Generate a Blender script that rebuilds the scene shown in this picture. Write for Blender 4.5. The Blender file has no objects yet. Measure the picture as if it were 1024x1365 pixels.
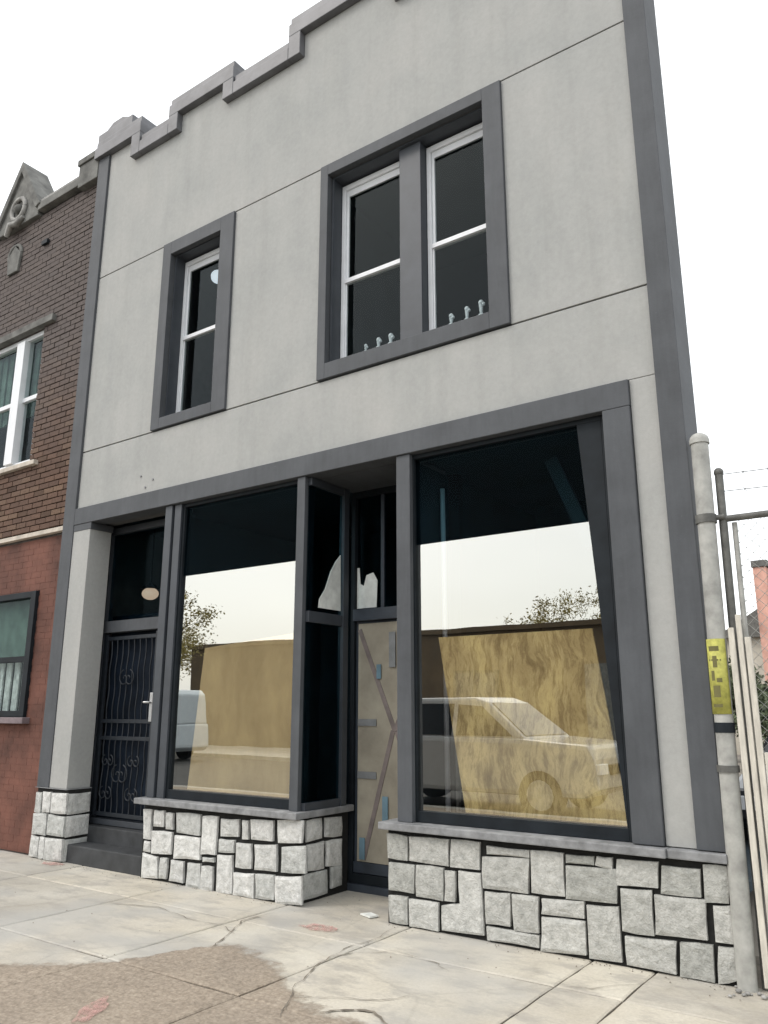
import bpy, bmesh, math, random
from mathutils import Vector, Matrix
random.seed(7)
sc = bpy.context.scene
col = sc.collection
R = math.radians

# ------------------------------------------------------------------ camera
cd = bpy.data.cameras.new('camera'); cam = bpy.data.objects.new('camera', cd); col.objects.link(cam)
cd.sensor_fit = 'VERTICAL'; cd.sensor_height = 36; cd.sensor_width = 27
cd.lens = 1057.65 * 36 / 1365
cd.clip_end = 2000
yaw, pitch = 0.614817, 0.243388
fw = Vector((-math.sin(yaw)*math.cos(pitch), math.cos(yaw)*math.cos(pitch), math.sin(pitch)))
cam.location = (0, -5.35685, 1.55)
cam.rotation_euler = fw.to_track_quat('-Z', 'Y').to_euler()
sc.camera = cam

# ------------------------------------------------------------------ light
SUN_EL, SUN_DIR = 48, Vector((-0.50, -0.62, 0))
w = bpy.data.worlds.new('World'); sc.world = w; w.use_nodes = True
nt = w.node_tree; nt.nodes.clear()
out = nt.nodes.new('ShaderNodeOutputWorld')
sky = nt.nodes.new('ShaderNodeTexSky'); sky.sky_type = 'NISHITA'; sky.sun_disc = False
sky.sun_elevation = R(SUN_EL); sky.sun_rotation = math.atan2(SUN_DIR.x, SUN_DIR.y); sky.dust_density = 4
b1 = nt.nodes.new('ShaderNodeBackground'); b1.inputs['Strength'].default_value = 0.06
nt.links.new(sky.outputs[0], b1.inputs[0])
tc = nt.nodes.new('ShaderNodeTexCoord')
mp = nt.nodes.new('ShaderNodeMapping'); mp.inputs['Scale'].default_value = (1, 1, 2.6)
nz = nt.nodes.new('ShaderNodeTexNoise'); nz.inputs['Scale'].default_value = 2.2; nz.inputs['Detail'].default_value = 5
nt.links.new(tc.outputs['Generated'], mp.inputs[0]); nt.links.new(mp.outputs[0], nz.inputs['Vector'])
cr = nt.nodes.new('ShaderNodeValToRGB')
cr.color_ramp.elements[0].position = 0.3; cr.color_ramp.elements[0].color = (0.86, 0.87, 0.86, 1)
cr.color_ramp.elements[1].position = 0.75; cr.color_ramp.elements[1].color = (1.0, 1.0, 0.985, 1)
nt.links.new(nz.outputs[0], cr.inputs[0])
b2 = nt.nodes.new('ShaderNodeBackground'); b2.inputs['Strength'].default_value = 1.55
nt.links.new(cr.outputs[0], b2.inputs[0])
ad = nt.nodes.new('ShaderNodeAddShader')
nt.links.new(b1.outputs[0], ad.inputs[0]); nt.links.new(b2.outputs[0], ad.inputs[1])
nt.links.new(ad.outputs[0], out.inputs['Surface'])
sl = bpy.data.lights.new('sun', 'SUN'); sl.energy = 0.9; sl.angle = R(16); sl.color = (1, 0.98, 0.95)
so = bpy.data.objects.new('sun', sl); col.objects.link(so)
sd = SUN_DIR.normalized() * math.cos(R(SUN_EL)) + Vector((0, 0, math.sin(R(SUN_EL))))
so.rotation_euler = sd.to_track_quat('Z', 'Y').to_euler(); so.location = (-5, -8, 12)
vs = sc.view_settings
sc.display_settings.display_device = 'sRGB'
vs.view_transform = 'Standard'; vs.look = 'None'; vs.exposure = 0.0; vs.gamma = 1; vs.use_curve_mapping = False

# ------------------------------------------------------------------ materials
def newmat(name):
    m = bpy.data.materials.new(name); m.use_nodes = True
    n = m.node_tree; n.nodes.clear()
    o = n.nodes.new('ShaderNodeOutputMaterial')
    return m, n, o
def node(n, t, **kw):
    x = n.nodes.new(t)
    for k, v in kw.items():
        if k in x.inputs: x.inputs[k].default_value = v
        else: setattr(x, k, v)
    return x
def pos(n): return n.nodes.new('ShaderNodeNewGeometry').outputs['Position']
def noise(n, scale, detail=4, rough=0.55, vec=None, stretch=None):
    x = node(n, 'ShaderNodeTexNoise', Scale=scale, Detail=detail, Roughness=rough)
    v = vec or pos(n)
    if stretch:
        mp = n.nodes.new('ShaderNodeMapping'); mp.inputs['Scale'].default_value = stretch
        n.links.new(v, mp.inputs[0]); v = mp.outputs[0]
    n.links.new(v, x.inputs['Vector'])
    return x.outputs[0]
def ramp(n, fac, stops):
    r = n.nodes.new('ShaderNodeValToRGB'); e = r.color_ramp.elements
    while len(e) < len(stops): e.new(0.5)
    for i, (p, c) in enumerate(stops):
        e[i].position = p; e[i].color = (*c, 1) if len(c) == 3 else c
    n.links.new(fac, r.inputs[0]); return r.outputs[0]
def mixc(n, fac, a, b, mode='MIX'):
    x = n.nodes.new('ShaderNodeMix'); x.data_type = 'RGBA'; x.blend_type = mode
    for s, v in ((0, fac), (6, a), (7, b)):
        if isinstance(v, (int, float)): x.inputs[s].default_value = v
        elif isinstance(v, tuple): x.inputs[s].default_value = (*v[:3], 1)
        else: n.links.new(v, x.inputs[s])
    return x.outputs[2]
def mth(n, op, a, b=0.0):
    x = n.nodes.new('ShaderNodeMath'); x.operation = op
    for i, v in enumerate((a, b)):
        if isinstance(v, (int, float)): x.inputs[i].default_value = v
        else: n.links.new(v, x.inputs[i])
    return x.outputs[0]
def finish(m, n, o, colr, rough=0.8, bump=None, bstr=0.3, bdist=0.01, metal=0, spec=0.5):
    p = node(n, 'ShaderNodeBsdfPrincipled', Roughness=rough if not hasattr(rough, 'links') else 0.8, Metallic=metal)
    p.inputs['Specular IOR Level'].default_value = spec
    if hasattr(rough, 'links'): n.links.new(rough, p.inputs['Roughness'])
    if isinstance(colr, tuple): p.inputs['Base Color'].default_value = (*colr, 1)
    else: n.links.new(colr, p.inputs['Base Color'])
    if bump is not None:
        b = node(n, 'ShaderNodeBump', Strength=bstr, Distance=bdist)
        n.links.new(bump, b.inputs['Height']); n.links.new(b.outputs[0], p.inputs['Normal'])
    n.links.new(p.outputs[0], o.inputs[0]); return m
def trim_mat(name, c, rough):
    m, n, o = newmat(name)
    k = ramp(n, noise(n, 2.4, 6, 0.65), [(0.3, tuple(x*.80 for x in c)), (0.7, tuple(x*1.14 for x in c))])
    k = mixc(n, 0.6, k, ramp(n, noise(n, 3.5, 6, 0.7, stretch=(5, 1, 0.6)), [(0.3, (0.82, 0.82, 0.82)), (0.6, (1.05, 1.05, 1.05))]), 'MULTIPLY')
    k = mixc(n, ramp(n, noise(n, 17, 7, 0.75), [(0.66, (0, 0, 0)), (0.72, (0.55, 0.55, 0.55))]), k, tuple(x*2.0 for x in c))
    return finish(m, n, o, k, rough, noise(n, 38, 6, 0.7), 0.3, 0.004, spec=0.35)
def simple(name, c, rough=0.7, var=0.15, scale=6, bscale=60, bstr=0.15, metal=0, spec=0.5, stretch=None, bdist=0.004):
    m, n, o = newmat(name)
    f = noise(n, scale, 5, 0.6, stretch=stretch)
    lo = tuple(max(0, x*(1-var*1.6)) for x in c); hi = tuple(min(1, x*(1+var*1.2)) for x in c)
    colr = ramp(n, f, [(0.3, lo), (0.7, hi)])
    return finish(m, n, o, colr, rough, noise(n, bscale, 3), bstr, bdist, metal, spec)

def stucco_mat():
    m, n, o = newmat('stucco_grey')
    c = ramp(n, noise(n, 1.1, 6, 0.62), [(0.25, (0.345, 0.355, 0.347)), (0.5, (0.392, 0.397, 0.386)), (0.78, (0.43, 0.428, 0.413))])
    c = mixc(n, 0.3, c, ramp(n, noise(n, 2.2, 5, 0.6, stretch=(2.2, 1, 0.5)), [(0.35, (0.80, 0.80, 0.79)), (0.7, (1.05, 1.04, 1.02))]), 'MULTIPLY')
    c = mixc(n, 0.2, c, ramp(n, noise(n, 1.0, 6, 0.6, stretch=(7, 1, 0.28)), [(0.36, (0.82, 0.82, 0.80)), (0.5, (1.0, 1.0, 1.0))]), 'MULTIPLY')
    c = mixc(n, 0.5, c, ramp(n, noise(n, 28, 4, 0.7), [(0.3, (0.84, 0.84, 0.83)), (0.72, (1.06, 1.06, 1.06))]), 'MULTIPLY')
    return finish(m, n, o, c, 0.92, noise(n, 140, 5, 0.7), 0.35, 0.004, spec=0.25)
def stone_mat(name, cols, seedy=0.0):
    m, n, o = newmat(name)
    oi = n.nodes.new('ShaderNodeObjectInfo')
    c = ramp(n, oi.outputs['Random'], [(0.0, cols[0]), (0.5, cols[1]), (1.0, cols[2])])
    c = mixc(n, 0.9, c, ramp(n, noise(n, 14, 6, 0.7), [(0.28, (0.58, 0.59, 0.57)), (0.5, (0.92, 0.92, 0.9)), (0.75, (1.2, 1.2, 1.18))]), 'MULTIPLY')
    c = mixc(n, 0.6, c, ramp(n, noise(n, 60, 4, 0.7), [(0.3, (0.75, 0.75, 0.74)), (0.7, (1.1, 1.1, 1.1))]), 'MULTIPLY')
    b = mth(n, 'ADD', noise(n, 18, 5, 0.6), mth(n, 'MULTIPLY', noise(n, 90, 4), 0.35))
    return finish(m, n, o, c, 0.85, b, 0.9, 0.02, spec=0.3)
def brick_mat(name, island, a, b, c3):
    m, n, o = newmat(name)
    if island: rnd = n.nodes.new('ShaderNodeNewGeometry').outputs['Random Per Island']
    else: rnd = n.nodes.new('ShaderNodeObjectInfo').outputs['Random']
    c = ramp(n, rnd, [(0.0, a), (0.5, b), (0.85, c3), (1.0, tuple(x*0.5 for x in a))])
    # weathering: the upper courses are greyed by soot, the courses by the lower window stay orange
    sep = n.nodes.new('ShaderNodeSeparateXYZ'); n.links.new(pos(n), sep.inputs[0])
    mr = node(n, 'ShaderNodeMapRange'); mr.inputs[1].default_value = 5.0; mr.inputs[2].default_value = 6.9
    n.links.new(mth(n, 'ADD', sep.outputs['Z'], mth(n, 'MULTIPLY', noise(n, 1.6, 4), 1.2)), mr.inputs[0])
    c = mixc(n, mth(n, 'MULTIPLY', mr.outputs[0], 0.85), c, (0.125, 0.112, 0.108))
    c = mixc(n, 0.7, c, ramp(n, noise(n, 30, 5, 0.7), [(0.3, (0.65, 0.65, 0.65)), (0.7, (1.15, 1.12, 1.1))]), 'MULTIPLY')
    return finish(m, n, o, c, 0.9, noise(n, 70, 5, 0.7), 0.5, 0.006, spec=0.25)
def glass_mat(name, fac, tint=(1, 1, 1), gl=(0.97, 0.98, 0.93), wob=0.02, rough=0.004, fr=0.8):
    m, n, o = newmat(name)
    t = node(n, 'ShaderNodeBsdfTransparent'); t.inputs[0].default_value = (*tint, 1)
    g = node(n, 'ShaderNodeBsdfGlossy', Roughness=rough); g.inputs[0].default_value = (*gl, 1)
    b = node(n, 'ShaderNodeBump', Strength=wob, Distance=0.02)
    n.links.new(noise(n, 1.5, 2), b.inputs['Height']); n.links.new(b.outputs[0], g.inputs['Normal'])
    lw = node(n, 'ShaderNodeFresnel', IOR=1.45)
    k = mth(n, 'ADD', mth(n, 'MULTIPLY', lw.outputs[0], fr), fac)
    k = mth(n, 'MULTIPLY', k, mth(n, 'SUBTRACT', 1.0, n.nodes.new('ShaderNodeNewGeometry').outputs['Backfacing']))   # one coated face per pane
    x = n.nodes.new('ShaderNodeMixShader'); n.links.new(k, x.inputs[0])
    n.links.new(t.outputs[0], x.inputs[1]); n.links.new(g.outputs[0], x.inputs[2])
    n.links.new(x.outputs[0], o.inputs[0]); return m
def plywood_mat(name, dark, light, amt):
    m, n, o = newmat(name)
    P = pos(n)
    wob = node(n, 'ShaderNodeTexNoise', Scale=2.3, Detail=3); n.links.new(P, wob.inputs['Vector'])
    v = mixc(n, 0.25, P, wob.outputs['Color'], 'ADD')
    a = noise(n, 3.6, 10, 0.78, vec=v, stretch=(6.0, 1, 1.3))
    b = noise(n, 2.0, 5, 0.6, vec=v, stretch=(2.2, 1, 1.0))
    md = tuple((x+y)/2 for x, y in zip(dark, light))
    c = ramp(n, a, [(0.30, dark), (0.46, md), (0.54, light), (0.66, md), (0.8, light)])
    c = mixc(n, amt, md, c)
    c = mixc(n, amt, c, ramp(n, b, [(0.32, (0.62, 0.56, 0.46)), (0.55, (1.0, 0.98, 0.94)), (0.72, (1.2, 1.2, 1.12))]), 'MULTIPLY')
    return finish(m, n, o, c, 0.8, a, 0.1, 0.003)
def slab_mat():
    m, n, o = newmat('pavement_concrete')
    P = pos(n)
    sep = n.nodes.new('ShaderNodeSeparateXYZ'); n.links.new(P, sep.inputs[0])
    oi = n.nodes.new('ShaderNodeObjectInfo')
    base = ramp(n, noise(n, 1.3, 6, 0.6), [(0.28, (0.45, 0.415, 0.345)), (0.5, (0.55, 0.515, 0.44)), (0.72, (0.64, 0.61, 0.535))])
    base = mixc(n, 0.8, base, ramp(n, oi.outputs['Random'], [(0.0, (0.72, 0.73, 0.75)), (0.5, (0.95, 0.94, 0.93)), (1.0, (1.12, 1.12, 1.09))]), 'MULTIPLY')
    base = mixc(n, 0.55, base, ramp(n, noise(n, 45, 5, 0.75), [(0.3, (0.76, 0.75, 0.74)), (0.7, (1.12, 1.12, 1.12))]), 'MULTIPLY')
    # grey streaks of dirt running along and across
    base = mixc(n, ramp(n, noise(n, 2.6, 7, 0.68, stretch=(1, 2.1, 1)), [(0.49, (0, 0, 0)), (0.58, (0.45, 0.45, 0.45)), (0.75, (0.85, 0.85, 0.85))]), base, (0.31, 0.29, 0.26))
    gx = node(n, 'ShaderNodeTexNoise', Scale=0.8, Detail=3); n.links.new(P, gx.inputs['Vector'])
    base = mixc(n, ramp(n, gx.outputs[0], [(0.46, (0, 0, 0)), (0.6, (0.7, 0.7, 0.7))]), base, (0.40, 0.395, 0.375))
    # wet-dark band where dirt gathers along the foot of the wall in the doorway
    rr = ramp(n, noise(n, 0.9, 5, 0.6), [(0.45, (0, 0, 0)), (0.62, (0.5, 0.5, 0.5))])
    base = mixc(n, rr, base, mixc(n, 0.5, base, (0.36, 0.345, 0.32)))
    # worn area: the cement skin is gone and brown aggregate shows, with its own outline
    fc = n.nodes.new('ShaderNodeFloatCurve'); cm = fc.mapping.curves[0]
    pts = [(-9, -3.2), (-6.5, -2.75), (-5.14, -2.22), (-4.75, -1.95), (-4.55, -1.66), (-4.42, -1.3), (-4.2, -1.12), (-3.9, -1.2), (-3.6, -1.34), (-3.34, -1.55), (-3.0, -1.68), (-2.7, -1.72), (-2.45, -2.0), (-1.5, -3.2), (1, -3.4)]
    X0, X1, Y0, Y1 = -9.0, 1.0, -3.6, -0.8
    q = [((x-X0)/(X1-X0), (y-Y0)/(Y1-Y0)) for x, y in pts]
    cm.points[0].location = q[0]; cm.points[1].location = q[-1]
    for a in q[1:-1]: cm.points.new(*a)
    fc.mapping.update()
    n.links.new(mth(n, 'DIVIDE', mth(n, 'SUBTRACT', sep.outputs['X'], X0), X1-X0), fc.inputs['Value'])
    yb = mth(n, 'ADD', mth(n, 'MULTIPLY', fc.outputs[0], Y1-Y0), Y0)
    d = mth(n, 'ADD', mth(n, 'SUBTRACT', yb, sep.outputs['Y']), mth(n, 'MULTIPLY', mth(n, 'SUBTRACT', noise(n, 6, 8, 0.7), 0.5), 0.42))
    k = node(n, 'ShaderNodeMapRange'); k.inputs[1].default_value = -0.03; k.inputs[2].default_value = 0.05; n.links.new(d, k.inputs[0])
    vo = node(n, 'ShaderNodeTexVoronoi', Scale=46); n.links.new(P, vo.inputs['Vector'])
    agg = ramp(n, noise(n, 22, 6, 0.75), [(0.3, (0.22, 0.18, 0.14)), (0.5, (0.33, 0.28, 0.225)), (0.72, (0.45, 0.39, 0.32))])
    agg = mixc(n, 0.5, agg, ramp(n, vo.outputs['Distance'], [(0.0, (1.15, 1.13, 1.1)), (0.7, (0.7, 0.68, 0.66))]), 'MULTIPLY')
    agg = mixc(n, 0.6, agg, ramp(n, noise(n, 2.2, 5), [(0.3, (0.8, 0.78, 0.76)), (0.7, (1.15, 1.13, 1.1))]), 'MULTIPLY')
    c = mixc(n, mth(n, 'MULTIPLY', k.outputs[0], 0.93), base, agg)
    # rim of darker damp dirt at the edge of the worn area
    rim = node(n, 'ShaderNodeMapRange'); rim.inputs[1].default_value = 0.0; rim.inputs[2].default_value = 0.07
    n.links.new(mth(n, 'ABSOLUTE', mth(n, 'SUBTRACT', d, 0.03)), rim.inputs[0])
    c = mixc(n, mth(n, 'MULTIPLY', mth(n, 'SUBTRACT', 1.0, rim.outputs[0]), 0.35), c, (0.24, 0.205, 0.165))
    # hairline cracks
    vc = node(n, 'ShaderNodeTexVoronoi', Scale=0.62, feature='DISTANCE_TO_EDGE')
    dv = mixc(n, 0.22, P, node(n, 'ShaderNodeTexNoise', Scale=2.0, Detail=6).outputs['Color'], 'ADD')
    n.links.new(dv, vc.inputs['Vector'])
    cr = ramp(n, vc.outputs['Distance'], [(0.0, (1, 1, 1)), (0.010, (0, 0, 0))])
    c = mixc(n, mth(n, 'MULTIPLY', cr, 0.12), c, (0.12, 0.105, 0.085))
    hb = mth(n, 'ADD', noise(n, 60, 6, 0.75), mth(n, 'MULTIPLY', mth(n, 'MULTIPLY', k.outputs[0], vo.outputs['Distance']), 1.5))
    return finish(m, n, o, c, 0.9, hb, 0.45, 0.006, spec=0.25)

M = {}
M['stucco'] = stucco_mat()
M['render_back'] = simple('render_backing', (0.10, 0.10, 0.10), 0.9)
M['trim'] = trim_mat('charcoal_trim_paint', (0.078, 0.084, 0.092), 0.65)
M['trim2'] = simple('charcoal_metal_frame', (0.046, 0.053, 0.063), 0.5, 0.12, 4, 60, 0.06)
M['dark'] = simple('black_painted_frame', (0.013, 0.017, 0.021), 0.6, 0.2, 5, 60, 0.06, spec=0.2)
M['slate'] = simple('slate_blue_paint', (0.04, 0.05, 0.065), 0.5, 0.2, 5, 60, 0.1)
M['coping'] = simple('grey_coping_metal', (0.14, 0.142, 0.152), 0.5, 0.22, 3, 40, 0.15)
M['sill'] = simple('grey_sill_stone', (0.235, 0.24, 0.245), 0.6, 0.25, 9, 60, 0.3)
M['mortar'] = simple('black_mortar', (0.014, 0.014, 0.013), 0.95, 0.3, 20, 60, 0.5)
M['stoneA'] = stone_mat('pale_rock_face', [(0.52, 0.53, 0.52), (0.63, 0.63, 0.62), (0.74, 0.74, 0.73)])
M['stoneB'] = stone_mat('grey_rock_face', [(0.41, 0.415, 0.395), (0.49, 0.49, 0.47), (0.58, 0.58, 0.56)])
M['step'] = simple('grey_painted_concrete', (0.04, 0.043, 0.046), 0.7, 0.25, 5, 50, 0.3)
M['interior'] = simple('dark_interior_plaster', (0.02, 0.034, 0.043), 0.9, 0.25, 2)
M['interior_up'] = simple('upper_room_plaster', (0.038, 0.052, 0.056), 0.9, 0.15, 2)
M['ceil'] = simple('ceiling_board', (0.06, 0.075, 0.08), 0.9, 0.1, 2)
M['vinyl'] = simple('white_vinyl', (0.72, 0.74, 0.76), 0.4, 0.05, 5, 60, 0.03)
M['glass_shop'] = glass_mat('shop_window_glass', 0.44, fr=0.8)
M['glass_dim'] = glass_mat('dim_reflection_glass', 0.0, (0.55, 0.68, 0.72), (0.30, 0.42, 0.48), fr=0.16)  # reflection dimmed in the colour; also used for the shop windows' upper panes
M['glass_up'] = glass_mat('sash_glass', 0.0, (0.85, 0.88, 0.88), (0.75, 0.88, 0.95), wob=0.0, fr=0.42)
M['ply1'] = plywood_mat('smooth_tan_board', (0.55, 0.45, 0.25), (0.66, 0.55, 0.32), 0.45)
M['ply2'] = plywood_mat('grained_plywood', (0.27, 0.18, 0.05), (0.80, 0.68, 0.36), 0.9)
M['wood'] = simple('raw_stud_wood', (0.35, 0.27, 0.17), 0.8, 0.2, 8)
M['paper_reflection'] = simple('white_litter_and_reflection', (0.78, 0.80, 0.76), 0.6, 0.12, 9, 20, 0.6)  # white of the litter and of the painted sky reflections at the entrance
M['card'] = simple('tan_door_cardboard', (0.34, 0.31, 0.245), 0.85, 0.16, 3, 40, 0.2)
M['tape_blue'] = simple('blue_masking_tape', (0.15, 0.25, 0.31), 0.7, 0.15)
M['strip'] = simple('mauve_brown_strip', (0.21, 0.175, 0.165), 0.8, 0.2)
M['strip2'] = simple('grey_blue_strip', (0.22, 0.23, 0.235), 0.8, 0.15)
M['door'] = simple('blue_black_door', (0.008, 0.013, 0.022), 0.6, 0.3, 4, spec=0.12)
M['gate'] = simple('black_iron', (0.018, 0.023, 0.030), 0.5, 0.2, 20, 80, 0.1, 0.1)
M['chrome'] = simple('brushed_steel', (0.6, 0.6, 0.6), 0.3, 0.05, metal=0.8)
M['brick'] = brick_mat('old_brick', False, (0.145, 0.09, 0.066), (0.11, 0.070, 0.054), (0.18, 0.12, 0.085))
M['brick_i'] = brick_mat('old_brick_courses', True, (0.145, 0.09, 0.066), (0.11, 0.070, 0.054), (0.18, 0.12, 0.085))
M['brick_mortar'] = simple('brick_mortar_grey', (0.10, 0.09, 0.083), 0.95, 0.25, 9, 60, 0.4)
M['redpaint'] = simple('worn_red_masonry_paint', (0.135, 0.055, 0.038), 0.85, 0.36, 1.6, 50, 0.5)
M['nstone'] = simple('weathered_limestone', (0.15, 0.15, 0.14), 0.9, 0.3, 5, 40, 0.6)
M['nstone_l'] = simple('pale_carved_limestone', (0.30, 0.295, 0.28), 0.9, 0.25, 9, 40, 0.6)
M['cream'] = simple('cream_stone_band', (0.52, 0.47, 0.40), 0.8, 0.2, 6)
M['green'] = simple('green_curtain', (0.10, 0.165, 0.135), 0.9, 0.25, 5, 12, 0.6)
M['lace'] = simple('white_lace_curtain', (0.55, 0.58, 0.55), 0.9, 0.25, 14, 12, 0.8)
M['mauve'] = simple('mauve_painted_sill', (0.19, 0.15, 0.16), 0.7, 0.2)
M['asphalt'] = simple('asphalt', (0.055, 0.053, 0.05), 0.9, 0.2, 5, 150, 0.6)
M['ground'] = simple('dusty_ground', (0.20, 0.18, 0.15), 0.95, 0.3, 0.6, 30, 0.5)
M['kerb'] = simple('kerb_concrete', (0.38, 0.36, 0.32), 0.9, 0.2, 3)
M['joint'] = simple('joint_dirt', (0.10, 0.085, 0.065), 0.95, 0.3, 8)
M['slab'] = slab_mat()
M['crackm'] = simple('crack_dirt', (0.20, 0.175, 0.14), 0.95, 0.3, 14)
def worn_paint():
    m, n, o = newmat('pink_marking_paint')
    p = node(n, 'ShaderNodeBsdfPrincipled', Roughness=0.85); p.inputs['Base Color'].default_value = (0.60, 0.37, 0.33, 1)
    t = n.nodes.new('ShaderNodeBsdfTransparent'); x = n.nodes.new('ShaderNodeMixShader')
    n.links.new(ramp(n, noise(n, 26, 5, 0.7), [(0.40, (0.05, 0.05, 0.05)), (0.66, (0.6, 0.6, 0.6))]), x.inputs[0])
    n.links.new(t.outputs[0], x.inputs[1]); n.links.new(p.outputs[0], x.inputs[2]); n.links.new(x.outputs[0], o.inputs[0]); return m
M['pink'] = worn_paint()
M['galv'] = simple('galvanised_steel', (0.37, 0.37, 0.345), 0.6, 0.2, 9, 80, 0.2, 0.0)
M['galv_d'] = simple('dull_grey_pipe', (0.13, 0.13, 0.12), 0.6, 0.25, 12, 80, 0.2, 0.2)
M['beige'] = simple('weathered_beige_paint', (0.58, 0.55, 0.48), 0.8, 0.14, 14, 60, 0.4, stretch=(3, 3, 0.5))
M['yellow'] = simple('faded_yellow_sticker', (0.42, 0.41, 0.09), 0.6, 0.2, 30)
M['print'] = simple('dark_print', (0.13, 0.12, 0.04), 0.7)
M['tan_brick'] = simple('tan_brick_wall', (0.10, 0.07, 0.04), 0.9, 0.18, 0.8, 20, 0.3)
M['orange_brick'] = simple('orange_brick', (0.60, 0.34, 0.27), 0.9, 0.2, 2)
M['pale_wall'] = simple('pale_render', (0.5, 0.47, 0.4), 0.9, 0.15, 1)
M['car_white'] = simple('white_car_paint', (0.75, 0.76, 0.76), 0.2, 0.03)
M['car_grey'] = simple('pale_grey_car_paint', (0.36, 0.365, 0.365), 0.15, 0.03)
M['car_dark'] = simple('black_car_paint', (0.02, 0.022, 0.026), 0.2, 0.05)
M['car_blue'] = simple('pale_blue_car_paint', (0.66, 0.72, 0.76), 0.25, 0.03)
M['car_glass'] = simple('car_glass', (0.02, 0.025, 0.03), 0.08, 0.05)
M['tyre'] = simple('tyre_rubber', (0.018, 0.018, 0.018), 0.85, 0.1)
M['bark'] = simple('bark', (0.11, 0.09, 0.07), 0.95, 0.3, 6, 30, 0.7)
M['leaf1'] = simple('yellow_green_leaf', (0.42, 0.36, 0.14), 0.7, 0.45, 3)
M['leaf2'] = simple('dull_green_leaf', (0.075, 0.095, 0.045), 0.7, 0.45, 3)
def emis(name, c, s):
    m, n, o = newmat(name); p = node(n, 'ShaderNodeBsdfPrincipled', Roughness=0.4)
    p.inputs['Base Color'].default_value = (*c, 1); p.inputs['Emission Color'].default_value = (*c, 1)
    p.inputs['Emission Strength'].default_value = s; n.links.new(p.outputs[0], o.inputs[0]); return m
M['bulb_warm'] = emis('warm_lit_bulb', (1.0, 0.52, 0.34), 1.3)
M['bulb_cool'] = emis('cool_lit_globe', (0.85, 0.92, 1.0), 0.9)

# ------------------------------------------------------------------ builders
def root_loc(p):
    v = Vector((0, 0, 0))
    while p is not None: v += p.location; p = p.parent
    return v
def props(o, label=None, cat=None, group=None, kind=None):
    if label: o['label'] = label
    if cat: o['category'] = cat
    if group: o['group'] = group
    if kind: o['kind'] = kind
    return o
def thing(name, loc, label, cat, group=None):
    o = bpy.data.objects.new(name, None); o.location = loc; o.empty_display_size = 0.2; col.objects.link(o)
    return props(o, label, cat, group)
class MB:
    def __init__(s): s.v = []; s.f = []; s.sm = []
    def add(s, vs, fs, smooth=False):
        b = len(s.v); s.v += [tuple(x) for x in vs]; s.f += [tuple(i+b for i in f) for f in fs]; s.sm += [smooth]*len(fs); return s
    def box(s, x0, x1, y0, y1, z0, z1):
        return s.add([(x0,y0,z0),(x1,y0,z0),(x1,y1,z0),(x0,y1,z0),(x0,y0,z1),(x1,y0,z1),(x1,y1,z1),(x0,y1,z1)],
                     [(0,3,2,1),(4,5,6,7),(0,1,5,4),(1,2,6,5),(2,3,7,6),(3,0,4,7)])
    def prism(s, poly, a0, a1, axis='y'):
        # poly of (u,v): axis y -> (x,z) ; axis x -> (y,z) ; axis z -> (x,y)
        def mk(u, v, a): return {'y': (u, a, v), 'x': (a, u, v), 'z': (u, v, a)}[axis]
        n = len(poly)
        vs = [mk(u, v, a0) for u, v in poly] + [mk(u, v, a1) for u, v in poly]
        fs = [tuple(range(n)), tuple(range(2*n-1, n-1, -1))] + [(i, n+i, n+(i+1) % n, (i+1) % n) for i in range(n)]
        return s.add(vs, fs)
    def tube(s, pts, r, n=8, caps=True):
        pts = [Vector(p) for p in pts]; rs = r if isinstance(r, (list, tuple)) else [r]*len(pts)
        vs = []; up = None
        for i, p in enumerate(pts):
            d = (pts[min(i+1, len(pts)-1)] - pts[max(i-1, 0)]).normalized()
            a = d.orthogonal().normalized() if up is None else (up - d*up.dot(d)).normalized()
            up = a; b = d.cross(a)
            for k in range(n):
                t = 2*math.pi*k/n; vs.append(p + (a*math.cos(t) + b*math.sin(t))*rs[i])
        fs = [(i*n+k, i*n+(k+1) % n, (i+1)*n+(k+1) % n, (i+1)*n+k) for i in range(len(pts)-1) for k in range(n)]
        s.add(vs, fs, True)
        if caps:
            m = len(pts)-1
            s.add([vs[k] for k in range(n)], [tuple(range(n-1, -1, -1))]); s.add([vs[m*n+k] for k in range(n)], [tuple(range(n))])
        return s
    def ball(s, c, r, n=12, m=8, sz=1.0):
        vs = []; fs = []
        for j in range(m+1):
            ph = math.pi*j/m
            for k in range(n):
                t = 2*math.pi*k/n; vs.append((c[0]+r*math.sin(ph)*math.cos(t), c[1]+r*math.sin(ph)*math.sin(t), c[2]+r*sz*math.cos(ph)))
        for j in range(m):
            for k in range(n): fs.append((j*n+k, (j+1)*n+k, (j+1)*n+(k+1) % n, j*n+(k+1) % n))
        return s.add(vs, fs, True)
    def build(s, name, mat, parent=None, bevel=0, **kw):
        off = root_loc(parent) if parent else Vector((0, 0, 0))
        me = bpy.data.meshes.new(name)
        me.from_pydata([Vector(v) - off for v in s.v], [], s.f)
        for p, q in zip(me.polygons, s.sm): p.use_smooth = q
        bm = bmesh.new(); bm.from_mesh(me)
        bmesh.ops.remove_doubles(bm, verts=bm.verts, dist=1e-5) if kw.pop('weld', False) else None
        bmesh.ops.recalc_face_normals(bm, faces=bm.faces)
        if bevel:
            ed = [e for e in bm.edges if len(e.link_faces) == 2 and e.calc_face_angle(0) > 0.6]
            bmesh.ops.bevel(bm, geom=ed, offset=bevel, segments=2, affect='EDGES', profile=0.6)
        bm.to_mesh(me); bm.free()
        me.materials.append(M[mat] if isinstance(mat, str) else mat)
        o = bpy.data.objects.new(name, me); col.objects.link(o)
        if parent: o.parent = parent
        return props(o, **kw)
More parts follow.
